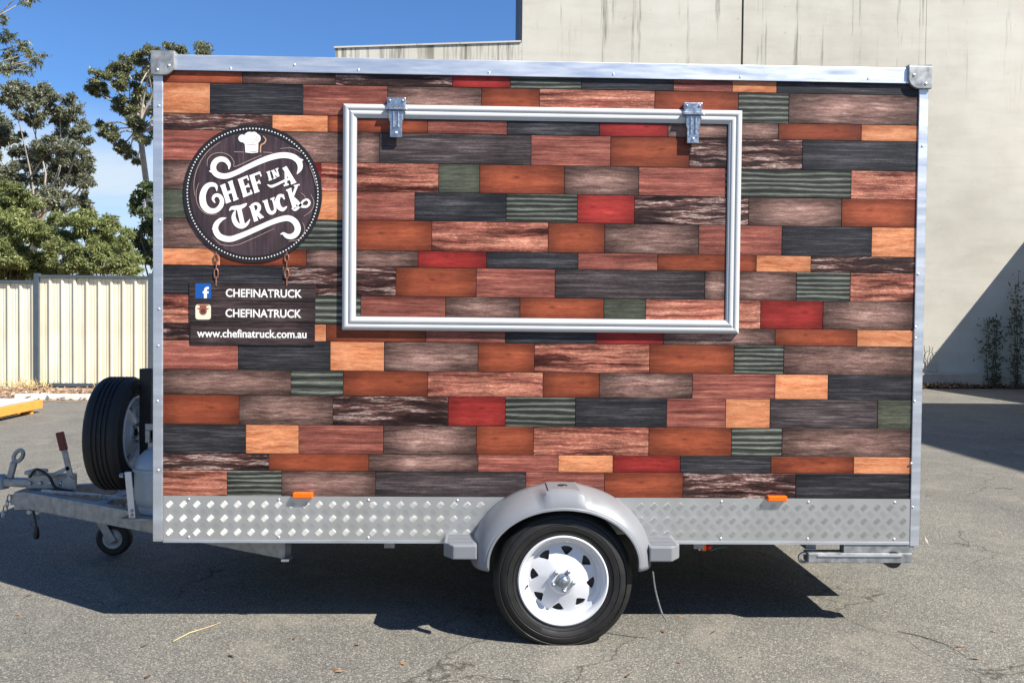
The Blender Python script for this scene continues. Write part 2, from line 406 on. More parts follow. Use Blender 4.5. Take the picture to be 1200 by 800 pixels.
def fence_mat():
    mt, nd, lk, b = newmat('cream_sheet_steel')
    tc = N(nd, 'ShaderNodeTexCoord')
    n1 = N(nd, 'ShaderNodeTexNoise', Scale=1.3, Detail=5.0); lk.new(tc.outputs['Object'], n1.inputs['Vector'])
    r = ramp(nd, [(0.3, lin(222, 211, 178)), (0.7, lin(238, 230, 203))]); lk.new(n1.outputs['Fac'], r.inputs['Fac'])
    mp = N(nd, 'ShaderNodeMapping', Scale=(9, 9, 0.7)); lk.new(tc.outputs['Object'], mp.inputs['Vector'])
    n2 = N(nd, 'ShaderNodeTexNoise', Scale=1.0, Detail=5.0); lk.new(mp.outputs[0], n2.inputs['Vector'])
    r2 = ramp(nd, [(0.35, G(0.86)), (0.6, G(1.0))]); lk.new(n2.outputs['Fac'], r2.inputs['Fac'])
    mx = N(nd, 'ShaderNodeMixRGB', blend_type='MULTIPLY'); mx.inputs['Fac'].default_value = 1
    lk.new(r.outputs[0], mx.inputs[1]); lk.new(r2.outputs[0], mx.inputs[2]); lk.new(mx.outputs[0], b.inputs['Base Color'])
    b.inputs['Roughness'].default_value = 0.45
    return mt
M['fence'] = fence_mat()

def concrete_mat(name, drip, top=None):
    """Cast concrete: cloudy cream grey, lift lines, pores, rain streaks running down from the top edge (object z = height)."""
    mt, nd, lk, b = newmat(name)
    tc = N(nd, 'ShaderNodeTexCoord')
    n1 = N(nd, 'ShaderNodeTexNoise', Scale=0.55, Detail=8.0, Roughness=0.62); lk.new(tc.outputs['Object'], n1.inputs['Vector'])
    r = ramp(nd, [(0.28, lin(184, 177, 161)), (0.5, lin(197, 191, 176)), (0.72, lin(206, 201, 187))]); lk.new(n1.outputs['Fac'], r.inputs['Fac'])
    mp = N(nd, 'ShaderNodeMapping', Scale=(0.5, 0.5, 3.2)); lk.new(tc.outputs['Object'], mp.inputs['Vector'])
    n2 = N(nd, 'ShaderNodeTexNoise', Scale=1.0, Detail=6.0, Roughness=0.6, Distortion=0.5); lk.new(mp.outputs[0], n2.inputs['Vector'])
    r2 = ramp(nd, [(0.3, G(0.91)), (0.55, G(1.0))]); lk.new(n2.outputs['Fac'], r2.inputs['Fac'])
    m1 = N(nd, 'ShaderNodeMixRGB', blend_type='MULTIPLY'); m1.inputs['Fac'].default_value = 1
    lk.new(r.outputs[0], m1.inputs[1]); lk.new(r2.outputs[0], m1.inputs[2])
    # pores and small marks
    v = N(nd, 'ShaderNodeTexNoise', Scale=6.0, Detail=3.0); lk.new(tc.outputs['Object'], v.inputs['Vector'])
    r3 = ramp(nd, [(0.26, G(0.72)), (0.33, G(1.0))]); lk.new(v.outputs['Fac'], r3.inputs['Fac'])
    m2 = N(nd, 'ShaderNodeMixRGB', blend_type='MULTIPLY'); m2.inputs['Fac'].default_value = 0.7
    lk.new(m1.outputs[0], m2.inputs[1]); lk.new(r3.outputs[0], m2.inputs[2])
    # rain streaks
    mps = N(nd, 'ShaderNodeMapping', Scale=(drip[0], 0.0, 0.12)); lk.new(tc.outputs['Object'], mps.inputs['Vector'])
    s = N(nd, 'ShaderNodeTexNoise', Scale=1.0, Detail=5.0, Roughness=0.75); lk.new(mps.outputs[0], s.inputs['Vector'])
    rs = ramp(nd, [(drip[1], G(0)), (drip[1] + 0.09, G(1))]); lk.new(s.outputs['Fac'], rs.inputs['Fac'])
    sp = N(nd, 'ShaderNodeSeparateXYZ'); lk.new(tc.outputs['Object'], sp.inputs[0])
    ng = N(nd, 'ShaderNodeTexNoise', Scale=2.2, Detail=3.0); lk.new(tc.outputs['Object'], ng.inputs['Vector'])
    nm = N(nd, 'ShaderNodeMath', operation='MULTIPLY_ADD'); nm.inputs[1].default_value = drip[4]; lk.new(ng.outputs['Fac'], nm.inputs[0]); lk.new(sp.outputs['Z'], nm.inputs[2])
    mr = N(nd, 'ShaderNodeMapRange'); mr.inputs['From Min'].default_value = drip[2]; mr.inputs['From Max'].default_value = drip[3]
    lk.new(nm.outputs[0], mr.inputs['Value'])
    mm = N(nd, 'ShaderNodeMath', operation='MULTIPLY'); lk.new(rs.outputs[0], mm.inputs[0]); lk.new(mr.outputs[0], mm.inputs[1])
    mk = N(nd, 'ShaderNodeMath', operation='MULTIPLY'); mk.inputs[1].default_value = drip[5]; lk.new(mm.outputs[0], mk.inputs[0])
    m3 = N(nd, 'ShaderNodeMixRGB'); m3.inputs['Color2'].default_value = lin(92, 90, 76)
    lk.new(mk.outputs[0], m3.inputs['Fac']); lk.new(m2.outputs[0], m3.inputs['Color1'])
    lk.new(m3.outputs[0], b.inputs['Base Color'])
    b.inputs['Roughness'].default_value = 0.85
    bp = N(nd, 'ShaderNodeBump', Strength=0.25, Distance=0.02); lk.new(n1.outputs['Fac'], bp.inputs['Height']); lk.new(bp.outputs[0], b.inputs['Normal'])
    return mt
M['concrete'] = concrete_mat('cast_concrete', (2.6, 0.56, 7.3, 9.0, 1.4, 0.75))
M['concrete_low'] = concrete_mat('stained_parapet', (3.0, 0.49, 7.2, 8.6, 0.8, 0.9))
M['footing'] = plain('concrete_footing', lin(176, 160, 142), 0.9, 0, 0.15, 3, bump=0.3, bscale=20)

def asphalt_mat():
    mt, nd, lk, b = newmat('asphalt')
    tc = N(nd, 'ShaderNodeTexCoord')
    # stones: cells with their own tone
    v = N(nd, 'ShaderNodeTexVoronoi', Scale=190.0); lk.new(tc.outputs['Object'], v.inputs['Vector'])
    sc_ = N(nd, 'ShaderNodeSeparateColor'); lk.new(v.outputs['Color'], sc_.inputs[0])
    r = ramp(nd, [(0.0, lin(86, 85, 80)), (0.4, lin(107, 105, 99)), (0.8, lin(123, 120, 112)), (1.0, lin(164, 159, 148))]); lk.new(sc_.outputs[0], r.inputs['Fac'])
    rd = ramp(nd, [(0.25, G(1.0)), (0.75, G(0.74))]); lk.new(v.outputs['Distance'], rd.inputs['Fac'])
    m0 = N(nd, 'ShaderNodeMixRGB', blend_type='MULTIPLY'); m0.inputs['Fac'].default_value = 1
    lk.new(r.outputs[0], m0.inputs[1]); lk.new(rd.outputs[0], m0.inputs[2])
    n1 = N(nd, 'ShaderNodeTexNoise', Scale=0.7, Detail=8.0, Roughness=0.6); lk.new(tc.outputs['Object'], n1.inputs['Vector'])
    r1 = ramp(nd, [(0.3, (0.84, 0.84, 0.84, 1)), (0.7, (1.14, 1.12, 1.08, 1))]); lk.new(n1.outputs['Fac'], r1.inputs['Fac'])
    m1 = N(nd, 'ShaderNodeMixRGB', blend_type='MULTIPLY'); m1.inputs['Fac'].default_value = 1
    lk.new(m0.outputs[0], m1.inputs[1]); lk.new(r1.outputs[0], m1.inputs[2])
    # dusty brownish patches
    n2 = N(nd, 'ShaderNodeTexNoise', Scale=1.9, Detail=6.0, Roughness=0.7, Distortion=0.6); lk.new(tc.outputs['Object'], n2.inputs['Vector'])
    r2 = ramp(nd, [(0.52, G(0)), (0.75, G(0.45))]); lk.new(n2.outputs['Fac'], r2.inputs['Fac'])
    m2 = N(nd, 'ShaderNodeMixRGB'); m2.inputs['Color2'].default_value = lin(150, 142, 128)
    lk.new(r2.outputs[0], m2.inputs['Fac']); lk.new(m1.outputs[0], m2.inputs['Color1'])
    # hairline cracks
    wn_ = N(nd, 'ShaderNodeTexNoise', Scale=1.5, Detail=6.0); lk.new(tc.outputs['Object'], wn_.inputs['Vector'])
    ws = N(nd, 'ShaderNodeVectorMath', operation='SCALE'); ws.inputs['Scale'].default_value = 0.9; lk.new(wn_.outputs['Color'], ws.inputs[0])
    wa = N(nd, 'ShaderNodeVectorMath', operation='ADD'); lk.new(tc.outputs['Object'], wa.inputs[0]); lk.new(ws.outputs[0], wa.inputs[1])
    cv = N(nd, 'ShaderNodeTexVoronoi', Scale=0.75, feature='DISTANCE_TO_EDGE'); lk.new(wa.outputs[0], cv.inputs['Vector'])
    cr = ramp(nd, [(0.0, G(1)), (0.006, G(0))]); lk.new(cv.outputs['Distance'], cr.inputs['Fac'])
    cm = N(nd, 'ShaderNodeTexNoise', Scale=0.8, Detail=2.0); lk.new(tc.outputs['Object'], cm.inputs['Vector'])
    cmr = ramp(nd, [(0.44, G(0)), (0.54, G(0.8))]); lk.new(cm.outputs['Fac'], cmr.inputs['Fac'])
    cx = N(nd, 'ShaderNodeMath', operation='MULTIPLY'); lk.new(cr.outputs[0], cx.inputs[0]); lk.new(cmr.outputs[0], cx.inputs[1])
    m3 = N(nd, 'ShaderNodeMixRGB'); m3.inputs['Color2'].default_value = lin(54, 50, 44)
    lk.new(cx.outputs[0], m3.inputs['Fac']); lk.new(m2.outputs[0], m3.inputs['Color1'])
    lk.new(m3.outputs[0], b.inputs['Base Color'])
    b.inputs['Roughness'].default_value = 0.85
    b.inputs['Specular IOR Level'].default_value = 0.12
    bp = N(nd, 'ShaderNodeBump', Strength=0.45, Distance=0.003); bp.invert = True
    lk.new(v.outputs['Distance'], bp.inputs['Height']); lk.new(bp.outputs[0], b.inputs['Normal'])
    return mt
M['asphalt'] = asphalt_mat()
M['soil'] = plain('dry_soil', lin(138, 116, 92), 0.95, 0, 0.35, 5, bump=0.6, bscale=30)

def leaf_mat(name, cols, trans=0.35):
    mt, nd, lk, b = newmat(name)
    ge = N(nd, 'ShaderNodeNewGeometry')
    r = ramp(nd, cols); lk.new(ge.outputs['Random Per Island'], r.inputs['Fac'])
    tc = N(nd, 'ShaderNodeTexCoord'); nz = N(nd, 'ShaderNodeTexNoise', Scale=0.9, Detail=3.0); lk.new(tc.outputs['Object'], nz.inputs['Vector'])
    rr = ramp(nd, [(0.3, G(0.72)), (0.7, G(1.2))]); lk.new(nz.outputs['Fac'], rr.inputs['Fac'])
    mx = N(nd, 'ShaderNodeMixRGB', blend_type='MULTIPLY'); mx.inputs['Fac'].default_value = 1
    lk.new(r.outputs[0], mx.inputs[1]); lk.new(rr.outputs[0], mx.inputs[2])
    lk.new(mx.outputs[0], b.inputs['Base Color']); b.inputs['Roughness'].default_value = 0.5
    tr = N(nd, 'ShaderNodeBsdfTranslucent'); lk.new(mx.outputs[0], tr.inputs['Color'])
    ms = N(nd, 'ShaderNodeMixShader'); ms.inputs['Fac'].default_value = trans
    lk.new(b.outputs[0], ms.inputs[1]); lk.new(tr.outputs[0], ms.inputs[2])
    lk.new(ms.outputs[0], nd['Material Output'].inputs['Surface'])
    return mt
M['gum'] = leaf_mat('gum_leaves', [(0, (0.085, 0.10, 0.04, 1)), (0.5, (0.175, 0.19, 0.085, 1)), (1, (0.30, 0.29, 0.15, 1))])
M['gum_grey'] = leaf_mat('grey_gum_leaves', [(0, (0.095, 0.108, 0.062, 1)), (0.5, (0.18, 0.19, 0.115, 1)), (1, (0.31, 0.31, 0.2, 1))])
M['shrub'] = leaf_mat('bright_shrub_leaves', [(0, (0.13, 0.165, 0.045, 1)), (0.5, (0.24, 0.27, 0.09, 1)), (1, (0.37, 0.38, 0.15, 1))])
M['dark_leaf'] = leaf_mat('dark_leaves', [(0, (0.045, 0.065, 0.025, 1)), (0.5, (0.095, 0.13, 0.05, 1)), (1, (0.13, 0.16, 0.06, 1))])

# ------------------------------------------------------------------ the setting: ground, bed
gnd = MB().add([(-300, -300, 0), (300, -300, 0), (300, 300, 0), (-300, 300, 0)], [(0, 1, 2, 3)]).build('ground', M['asphalt'])
tag(gnd, 'pale grey weathered asphalt yard around the trailer', kind='structure')
# soil strip under the fence, with an uneven front edge
xs = np.linspace(-2.4, -40, 60)
front = [(x, 10.75 + 0.12 * math.sin(x * 1.7) + rnd.uniform(-0.08, 0.08)) for x in xs]
bm_ = MB()
bm_.add([(x, y, 0.004 + (0.03 if y > 12 else 0.0)) for x, y in [(-40, 30.0)] + [(-4.3, 30.0), (-4.3, 15.9), (-2.4, 15.9)] + front], [tuple(range(len(front) + 4))])
tag(bm_.build('garden_bed', M['soil']), 'dry soil strip under the cream fence', kind='structure')

# ------------------------------------------------------------------ concrete building behind
WY = 16.0
bld = empty('warehouse', (5, WY, 0))
tag(bld, 'tall cream concrete panel warehouse standing behind the trailer', 'building')
def wall_poly(name, poly, mat, y0=WY, y1=WY + 0.2, par=bld):
    o = MB().prism(poly, lambda u, v, d: (u, d, v), y0, y1).build(name, mat)
    return under(o, par)
TALL = 12.5
wall_poly('wall_panel', [(-4.06, 0), (0.445, 0), (0.445, 8.28), (-4.06, 8.05)], M['concrete_low'])['label'] = 'lower end panel with dark rain streaks'
wall_poly('wall_panel', [(0.45, 0), (5.815, 0), (5.815, TALL), (0.45, TALL)], M['concrete'])
wall_poly('wall_panel', [(5.865, 0), (10.385, 0), (10.385, TALL), (5.865, TALL)], M['concrete'])
wall_poly('wall_panel', [(10.395, 0), (17.5, 0), (17.5, TALL), (10.395, TALL)], M['concrete'])
under(MB().box((5.80, WY + 0.05, 0), (5.88, WY + 0.15, TALL - 0.02)).build('joint_seal', M['black']), bld)
under(MB().box((10.37, WY + 0.012, 0), (10.41, WY + 0.16, TALL - 0.02)).build('joint_seal', M['flashing']), bld)
# thin capping along the low parapet
under(MB().prism([(-4.09, 8.052), (0.43, 8.282), (0.43, 8.32), (-4.09, 8.09)], lambda u, v, d: (u, d, v), WY - 0.03, WY + 0.23).build('capping', M['concrete']), bld)
# side wall of the taller part, running back; its shade is put into the cladding colour
for k in range(22):
    y = WY + 0.28 + k * 0.28
    under(MB().box((0.46, y, 0.02), (0.50 + (0.03 if k % 2 else 0), y + 0.275, TALL)).build('cladding_sheet', M['cladding']), bld)
under(MB().box((0.40, WY + 0.205, 8.36), (0.449, WY + 0.25, TALL)).build('corner_flashing', M['flashing']), bld)
under(MB().box((0.56, WY + 0.25, TALL - 0.25), (17.4, 22.4, TALL - 0.1)).build('roof', M['cladding']), bld)
under(MB().box((8.3, WY - 0.22, 0), (12.87, WY - 0.002, 0.34)).build('footing', M['footing'], bevel=0.02), bld)
# dried creeper stems clinging to the wall
def creeper(seedx, z0, n, mat, spread, h):
    mbv = MB(); q = random.Random(int(seedx * 100))
    for i in range(n):
        p = Vector((seedx + q.uniform(-spread, spread), WY - 0.02, z0)); pts = [p.copy()]
        a = q.uniform(0.9, 2.2)
        for k in range(9):
            a += q.uniform(-0.55, 0.55)
            p = p + Vector((math.cos(a), 0, math.sin(a))) * h / 9; p.y = WY - 0.012 - q.uniform(0, 0.02); pts.append(p.copy())
        mbv.tube(pts, [0.012 * (1 - 0.08 * k) for k in range(10)], 4)
    return mbv
cr1 = creeper(10.75, 0.34, 6, None, 0.25, 0.75).build('dead_creeper', plain('pale_stem', lin(196, 190, 176), 0.9))
tag(cr1, 'small bleached dead creeper clinging to the foot of the concrete wall', 'creeper')

# tall weeds growing against the shaded wall
for wx, wh, lab in ((12.05, 2.3, 'tall thin dark weed against the shaded concrete wall, beside the dead creeper'), (12.72, 2.9, 'tallest thin dark weed against the shaded concrete wall, at the end of the footing')):
    wd_root = empty('tall_weed', (wx, WY - 0.3, 0)); tag(wd_root, lab, 'weed', 'weeds against the warehouse wall')
    st_ = MB(); lc = []
    for k in range(4):
        q = Vector((wx + rnd.uniform(-0.08, 0.08), WY - 0.3, 0.0)); pts_ = [q.copy()]
        hh = wh * rnd.uniform(0.6, 1.0)
        for i_ in range(7):
            q = q + Vector((rnd.uniform(-0.05, 0.05), rnd.uniform(-0.02, 0.03), hh / 7)); pts_.append(q.copy())
            for z_ in range(15): lc.append((q.x + rnd.gauss(0, 0.09), min(q.y + rnd.gauss(0, 0.07), WY - 0.04), q.z - rnd.random() * hh / 7))
        st_.tube(pts_, [0.012 * (1 - 0.1 * i_) for i_ in range(8)], 5)
    under(st_.build('stem', M['bark_dark']), wd_root)
    o = link_mesh('foliage', quads_mesh('foliage', leaf_arrays(np.array(lc), 0.13, 0.018, -0.2) - np.array((wx, WY - 0.3, 0)), M['dark_leaf']), None); o.parent = wd_root

# neighbouring building beyond the right edge of the view: its roofline shades the yard and the wall
nb = empty('neighbouring_building', (16, 3, 0))
tag(nb, 'plain concrete building at right angles to the warehouse, shading the yard', 'building')
X0 = 13.6
H1, H2 = (X0 - 10.15) / 0.78, (X0 - 5.15) / 0.78
YB = 11.6 - 0.48 * H2
under(MB().box((X0, YB + 0.01, 0), (X0 + 6, WY - 0.03, H1)).build('low_wing', M['concrete']), nb)
under(MB().box((X0, -9, 0), (X0 + 8, YB, H2)).build('tall_wing', M['concrete']), nb)
under(MB().box((X0 - 0.06, -4.5, 0.02), (X0 - 0.002, -0.5, 4.0)).build('roller_door', M['flashing']), nb)

# ------------------------------------------------------------------ fence
FY = 13.4
fence = empty('steel_fence', (-9.73, FY, 0))
tag(fence, 'cream ribbed steel sheet fence with slate posts and rails beyond the yard', 'fence')
posts = [-14.48, -12.1, -9.735, -7.36, -4.98, -2.6]
tops = [2.23, 2.25, 2.37, 2.40, 2.40]
sheet_cache = {}
def sheet_mesh(width, h):
    key = (round(width, 3), round(h, 3))
    if key in sheet_cache: return sheet_cache[key]
    ribs = 3; pit = width / ribs
    prof = []
    for k in range(ribs):
        x = k * pit
        prof += [(x, 0), (x + pit*0.30, 0), (x + pit*0.36, 0.012), (x + pit*0.42, 0), (x + pit*0.74, 0), (x + pit*0.80, -0.032), (x + pit*0.94, -0.032)]
    prof.append((width - 0.001, 0))
    mb = MB(); n = len(prof)
    vs = [(x, y, 0) for x, y in prof] + [(x, y, h) for x, y in prof] + [(x, y + 0.004, 0) for x, y in prof] + [(x, y + 0.004, h) for x, y in prof]
    fs = [(i, i+1, n+i+1, n+i) for i in range(n-1)] + [(2*n+i+1, 2*n+i, 3*n+i, 3*n+i+1) for i in range(n-1)]
    mb.add(vs, fs)
    me = bpy.data.meshes.new('sheet'); me.from_pydata(mb.v, [], mb.f); me.materials.append(M['fence'])
    sheet_cache[key] = me
    return me
for i, px_ in enumerate(posts):
    ht = max(tops[min(i, 4)], tops[max(i-1, 0)])
    under(MB().box((px_ - 0.05, FY - 0.055, 0), (px_ + 0.05, FY + 0.06, ht + 0.03)).build('post', M['slate'], bevel=0.006), fence)
for i in range(5):
    a, b_ = posts[i] + 0.05, posts[i+1] - 0.05
    base = 0.10 if i >= 2 else 0.03
    wd = (b_ - a) / 3
    for k in range(3):
        o = bpy.data.objects.new('sheet', sheet_mesh(wd, tops[i] - base - 0.05)); col.objects.link(o)
        o.location = (a + k * wd, FY + 0.012 * (k % 2), base + 0.0); under(o, fence)
    under(MB().box((a + 0.002, FY - 0.056, tops[i] - 0.06), (b_ - 0.002, FY + 0.045, tops[i])).build('rail', M['slate'], bevel=0.005), fence)
    if i >= 2:
        under(MB().box((a + 0.002, FY - 0.056, 0.045), (b_ - 0.002, FY + 0.045, 0.115)).build('rail', M['slate'], bevel=0.005), fence)
        under(MB().box((a + 0.002, FY - 0.02, 0.0), (b_ - 0.002, FY + 0.03, 0.043)).build('plinth', M['slate']), fence)

# pale edging strip in front of the bed
for i in range(3):
    x0 = -8.75 + i * 1.62
    k_ = MB().box((x0, 10.86 + 0.05 * i, 0.0), (x0 + 1.605, 11.02 + 0.05 * i, 0.10)).build('edging_strip', M['kerb'], bevel=0.012)
    tag(k_, ['pale concrete edging length ending beside the orange timber frame', 'pale concrete edging length seen between timber frame and spare tyre', 'pale concrete edging length lying behind the spare tyre'][i], 'kerb', 'edging lengths below the fence')

# timber pallet deck with a sheet on it, cut by the left edge of the view
pal = empty('timber_frame', (-7.9, 9.3, 0))
tag(pal, 'low orange timber frame carrying a pale grey sheet by the soil strip', 'timber frame')
p0, p1 = on_ground(-30, 489, 0.13), on_ground(48, 473, 0.13)
d = (p1 - p0).normalized(); nrm = Vector((-d.y, d.x, 0))
if nrm.x > 0: nrm = -nrm
under(MB().bar(p0, p1, 0.05, 0.13).build('plank', M['timber'], bevel=0.004), pal)
under(MB().bar(p0 + nrm * 0.6, p1 + nrm * 0.6, 0.05, 0.13).build('plank', M['timber'], bevel=0.004), pal)
under(MB().bar(p0 + nrm * 1.15, p1 + nrm * 1.15, 0.05, 0.13).build('plank', M['timber'], bevel=0.004), pal)
under(MB().bar(p0 + nrm * 0.62 + Vector((0, 0, 0.081)) + d * 0.05, p1 + nrm * 0.62 + Vector((0, 0, 0.081)) - d * 0.12, 1.14, 0.03).build('sheet', M['sheet_white']), pal)
for t in (0.15, 0.85):
    q = p0.lerp(p1, t)
    under(MB().bar(Vector((q.x, q.y, 0.033)), Vector((q.x, q.y, 0.033)) + nrm * 1.15, 0.07, 0.062).build('bearer', M['timber']), pal)

# ------------------------------------------------------------------ loose litter, dry grass (uncountable)
# bark litter along the fence bed
n = 5200
c = np.stack([nrg.uniform(-14, -2.8, n), 10.7 + nrg.beta(1.4, 1.6, n) * 2.6, np.full(n, 0.012) + nrg.uniform(0, 0.05, n)], 1)
litter_mat = leaf_mat('bark_litter', [(0, lin(104, 78, 62)), (0.5, lin(158, 124, 98)), (1, lin(206, 178, 150))], 0.0)
tag(link_mesh('bark_litter', quads_mesh('bark_litter', leaf_arrays(c, 0.10, 0.025, flat=True), litter_mat), None), 'scattered bark and dry leaf litter on the soil strip', kind='stuff')
# leaf drift at the foot of the warehouse
n = 5000
cx = nrg.uniform(8.0, 13.2, n); wdt = 0.5 * np.clip(1.15 - (cx - 9.4) * 0.22, 0.25, 1)
c = np.stack([cx, WY - 0.26 - np.abs(nrg.normal(0, 0.4, n)) * wdt, 0.01 + nrg.uniform(0, 0.14, n) * wdt], 1)
drift = leaf_mat('leaf_drift', [(0, lin(70, 48, 32)), (0.5, lin(118, 84, 58)), (1, lin(160, 124, 88))], 0.0)
tag(link_mesh('leaf_drift', quads_mesh('leaf_drift', leaf_arrays(c, 0.10, 0.03, flat=True), drift), None), 'drift of brown fallen leaves at the foot of the concrete wall', kind='stuff')
# dry grass tufts along the fence foot
n = 1300
gx = np.concatenate([nrg.normal(tx, 0.22, n // 13) for tx in nrg.uniform(-12.5, -6.4, 13)])
c = np.stack([gx, FY - 0.1 - np.abs(nrg.normal(0, 0.14, len(gx))), np.full(len(gx), 0.02)], 1)
v = leaf_arrays(c, 0.24, 0.007, droop=-1.0)
tag(link_mesh('dry_grass', quads_mesh('dry_grass', v, M['straw']), None), 'dry straw coloured grass along the foot of the fence', kind='stuff')
# little dead leaves scattered on the asphalt
pts = []
for k in range(45):
    p = on_ground(rnd.uniform(-50, 1250), 800 - 330 * rnd.random() ** 1.6)
    if abs(p.x) > 14 or p.y > 10: continue
    pts.append((p.x, p.y, 0.006))
tag(link_mesh('scattered_leaves', quads_mesh('scattered_leaves', leaf_arrays(np.array(pts), 0.045, 0.008, flat=True), drift), None), 'tiny dead leaves scattered over the asphalt', kind='stuff')
for tw in ([(1052, 739), (1080, 745), (1110, 755), (1133, 769)], [(203, 751), (222, 741), (248, 733), (258, 729)], [(1166, 572), (1176, 571), (1186, 573)], [(487, 735), (492, 740), (495, 739)][:0]):
    if not tw: continue
    mat_ = M['twig'] if tw[0][0] != 203 else M['straw']
    g3 = [on_ground(x, y, 0.005) for x, y in tw]
    o = MB().tube(g3, [0.0018, 0.0022, 0.0018, 0.001][:len(g3)], 5).build('fallen_twig', mat_)
    lab = {1052: 'thin dark curved twig on the asphalt in front of the trailer rear', 203: 'pale straw coloured stalk on the asphalt in front of the trailer shadow', 1166: 'short dark stick on the sunny asphalt beside the building shadow'}[tw[0][0]]
    tag(o, lab, 'twig')

# ------------------------------------------------------------------ trees
def clump_points(cen, rad, n, sub=9):
    out = []
    cs = [np.zeros(3)] + [nrg.normal(size=3) for _ in range(sub)]
    for q in range(sub):
        v = nrg.normal(size=3); v /= np.linalg.norm(v); v *= nrg.uniform(0.45, 0.95)
        k = n // sub
        r = nrg.uniform(0.22, 0.48)
        p = nrg.normal(size=(k, 3)); p /= np.linalg.norm(p, axis=1)[:, None]
        p *= (r * nrg.random(k) ** 0.45)[:, None]
        p[:, 2] *= 0.75
        out.append((v + p) * rad + cen)
    return np.concatenate(out)
def tree(name, label, cat, base, fork_z, clumps, leaf, bark, L, Wd, dens, droop, trunk_r, group=None, limbs=True, lean=None, stretch=(1, 1, 0.85), sub=9):
    root = empty(name, base); tag(root, label, cat, group)
    mb = MB()
    fork = Vector((base[0], base[1], fork_z)) if lean is None else Vector(lean)
    b0 = Vector(base); mid = b0.lerp(fork, 0.5) + Vector((rnd.uniform(-.2, .2), rnd.uniform(-.2, .2), 0)) * trunk_r * 3
    mb.tube([b0 - Vector((0, 0, 0.1)), b0.lerp(mid, 0.4), mid, fork], [trunk_r * 1.25, trunk_r, trunk_r * 0.9, trunk_r * 0.72], 10)
    P = []
    for (c, r) in clumps:
        c = Vector(c)
        if limbs:
            d_ = c - fork; h = fork + d_ * 0.45 + Vector((rnd.uniform(-.12, .12), rnd.uniform(-.12, .12), 0.10)) * d_.length
            k0 = trunk_r * 0.5 * min(1, 1.6 / (0.6 + d_.length * 0.25))
            pts = catmull([fork, fork.lerp(h, 0.5) + Vector((rnd.uniform(-.05, .05), 0, rnd.uniform(-.03, .06))) * d_.length, h, c], 3)
            mb.tube(pts, [max(k0 * (1 - 0.85 * i / (len(pts) - 1)), 0.012) for i in range(len(pts))], 6)
        P.append(clump_points(np.array(c), np.array(stretch) * r, int(dens * r * r), sub))
    o = mb.build('trunk', bark, smooth=50); under(o, root)
    v = leaf_arrays(np.concatenate(P), L, Wd, droop)
    o = link_mesh('crown', quads_mesh('crown', v - np.array(base), leaf), None); o.parent = root
    return root
def cl(lst, Y, jit=0.8):
    out = []
    for x, y, r in lst:
        Yk = Y + rnd.uniform(-jit, jit)
        out.append((on_y(x, y, Yk), r * (Yk - CAM.y) / FPX))
    return out
def gpt(px_, Y):
    p = on_y(px_, 380, Y); return (p.x, p.y, 0.0)

tree('gum_tree', 'broad grey green gum tree with dense crown behind the feathery hedge shrubs', 'tree', gpt(40, 27), 4.2,
     cl([(15,112,20),(44,108,16),(70,122,19),(34,136,18),(80,146,18),(96,158,13),(8,160,18),(60,172,22),(94,184,17),(30,184,22),(76,206,24),(12,208,20),(98,214,12),(48,222,24),(-25,150,30),(-20,200,32),(66,238,24),(20,240,26),(94,236,16),(104,196,8),(88,128,9)], 27, 1.8),
     M['gum_grey'], M['bark'], 0.13, 0.025, 8500, 0.5, 0.17, 'trees beyond the fence', sub=14)
tree('gum_tree', 'tall slender gum tree with pale trunk and open tufted crown', 'tree', gpt(200, 32), 8.2,
     cl([(190,62,18),(168,66,12),(146,78,14),(130,84,8),(117,92,12),(109,104,9),(119,108,8),(152,98,15),(178,90,18),(146,122,16),(176,118,20),(190,146,20),(160,144,11),(127,152,11),(118,146,6),(143,172,10),(134,160,8),(168,164,10),(152,180,8),(215,100,30),(228,70,24),(214,150,26),(160,190,5),(180,60,10)], 32, 1.6),
     M['gum'], M['bark'], 0.13, 0.026, 9000, 0.6, 0.16, 'trees beyond the fence', lean=on_y(164, 156, 32), sub=14)
tree('dark_tree', 'dark round leaved tree behind the end of the shrub hedge', 'tree', gpt(186, 23), 2.0,
     cl([(172,222,12),(160,234,9),(180,246,16),(158,246,7),(172,268,15),(184,296,22),(166,292,14),(200,260,26),(196,225,18),(158,312,10),(160,276,9)], 23, 1.0),
     M['dark_leaf'], M['bark_dark'], 0.12, 0.036, 6000, 0.1, 0.10, 'trees beyond the fence', sub=12)
tree('feathery_shrub', 'tall bright green feathery shrub leaning over the left fence panel', 'shrub', gpt(8, 16.5), 1.0,
     cl([(8,248,24),(30,240,20),(4,296,26),(42,272,22),(30,306,24),(-22,260,28),(-24,306,28),(16,224,15),(50,302,18),(20,270,24),(48,316,16),(10,320,20)], 16.5, 0.7),
     M['shrub'], M['bark_dark'], 0.095, 0.014, 27000, 0.5, 0.05, 'shrubs leaning over the fence', sub=16)
tree('feathery_shrub', 'wide pale green mounded shrub behind the right fence panel', 'shrub', gpt(105, 16.6), 0.9,
     cl([(92,266,20),(118,270,20),(70,280,20),(141,286,18),(110,298,22),(84,304,22),(154,304,13),(100,254,12),(132,310,20),(66,262,14),(62,312,18),(128,262,12),(148,276,9),(104,318,18),(156,316,12)], 16.6, 0.7),
     M['shrub'], M['bark_dark'], 0.095, 0.014, 27000, 0.5, 0.05, 'shrubs leaning over the fence', sub=16)
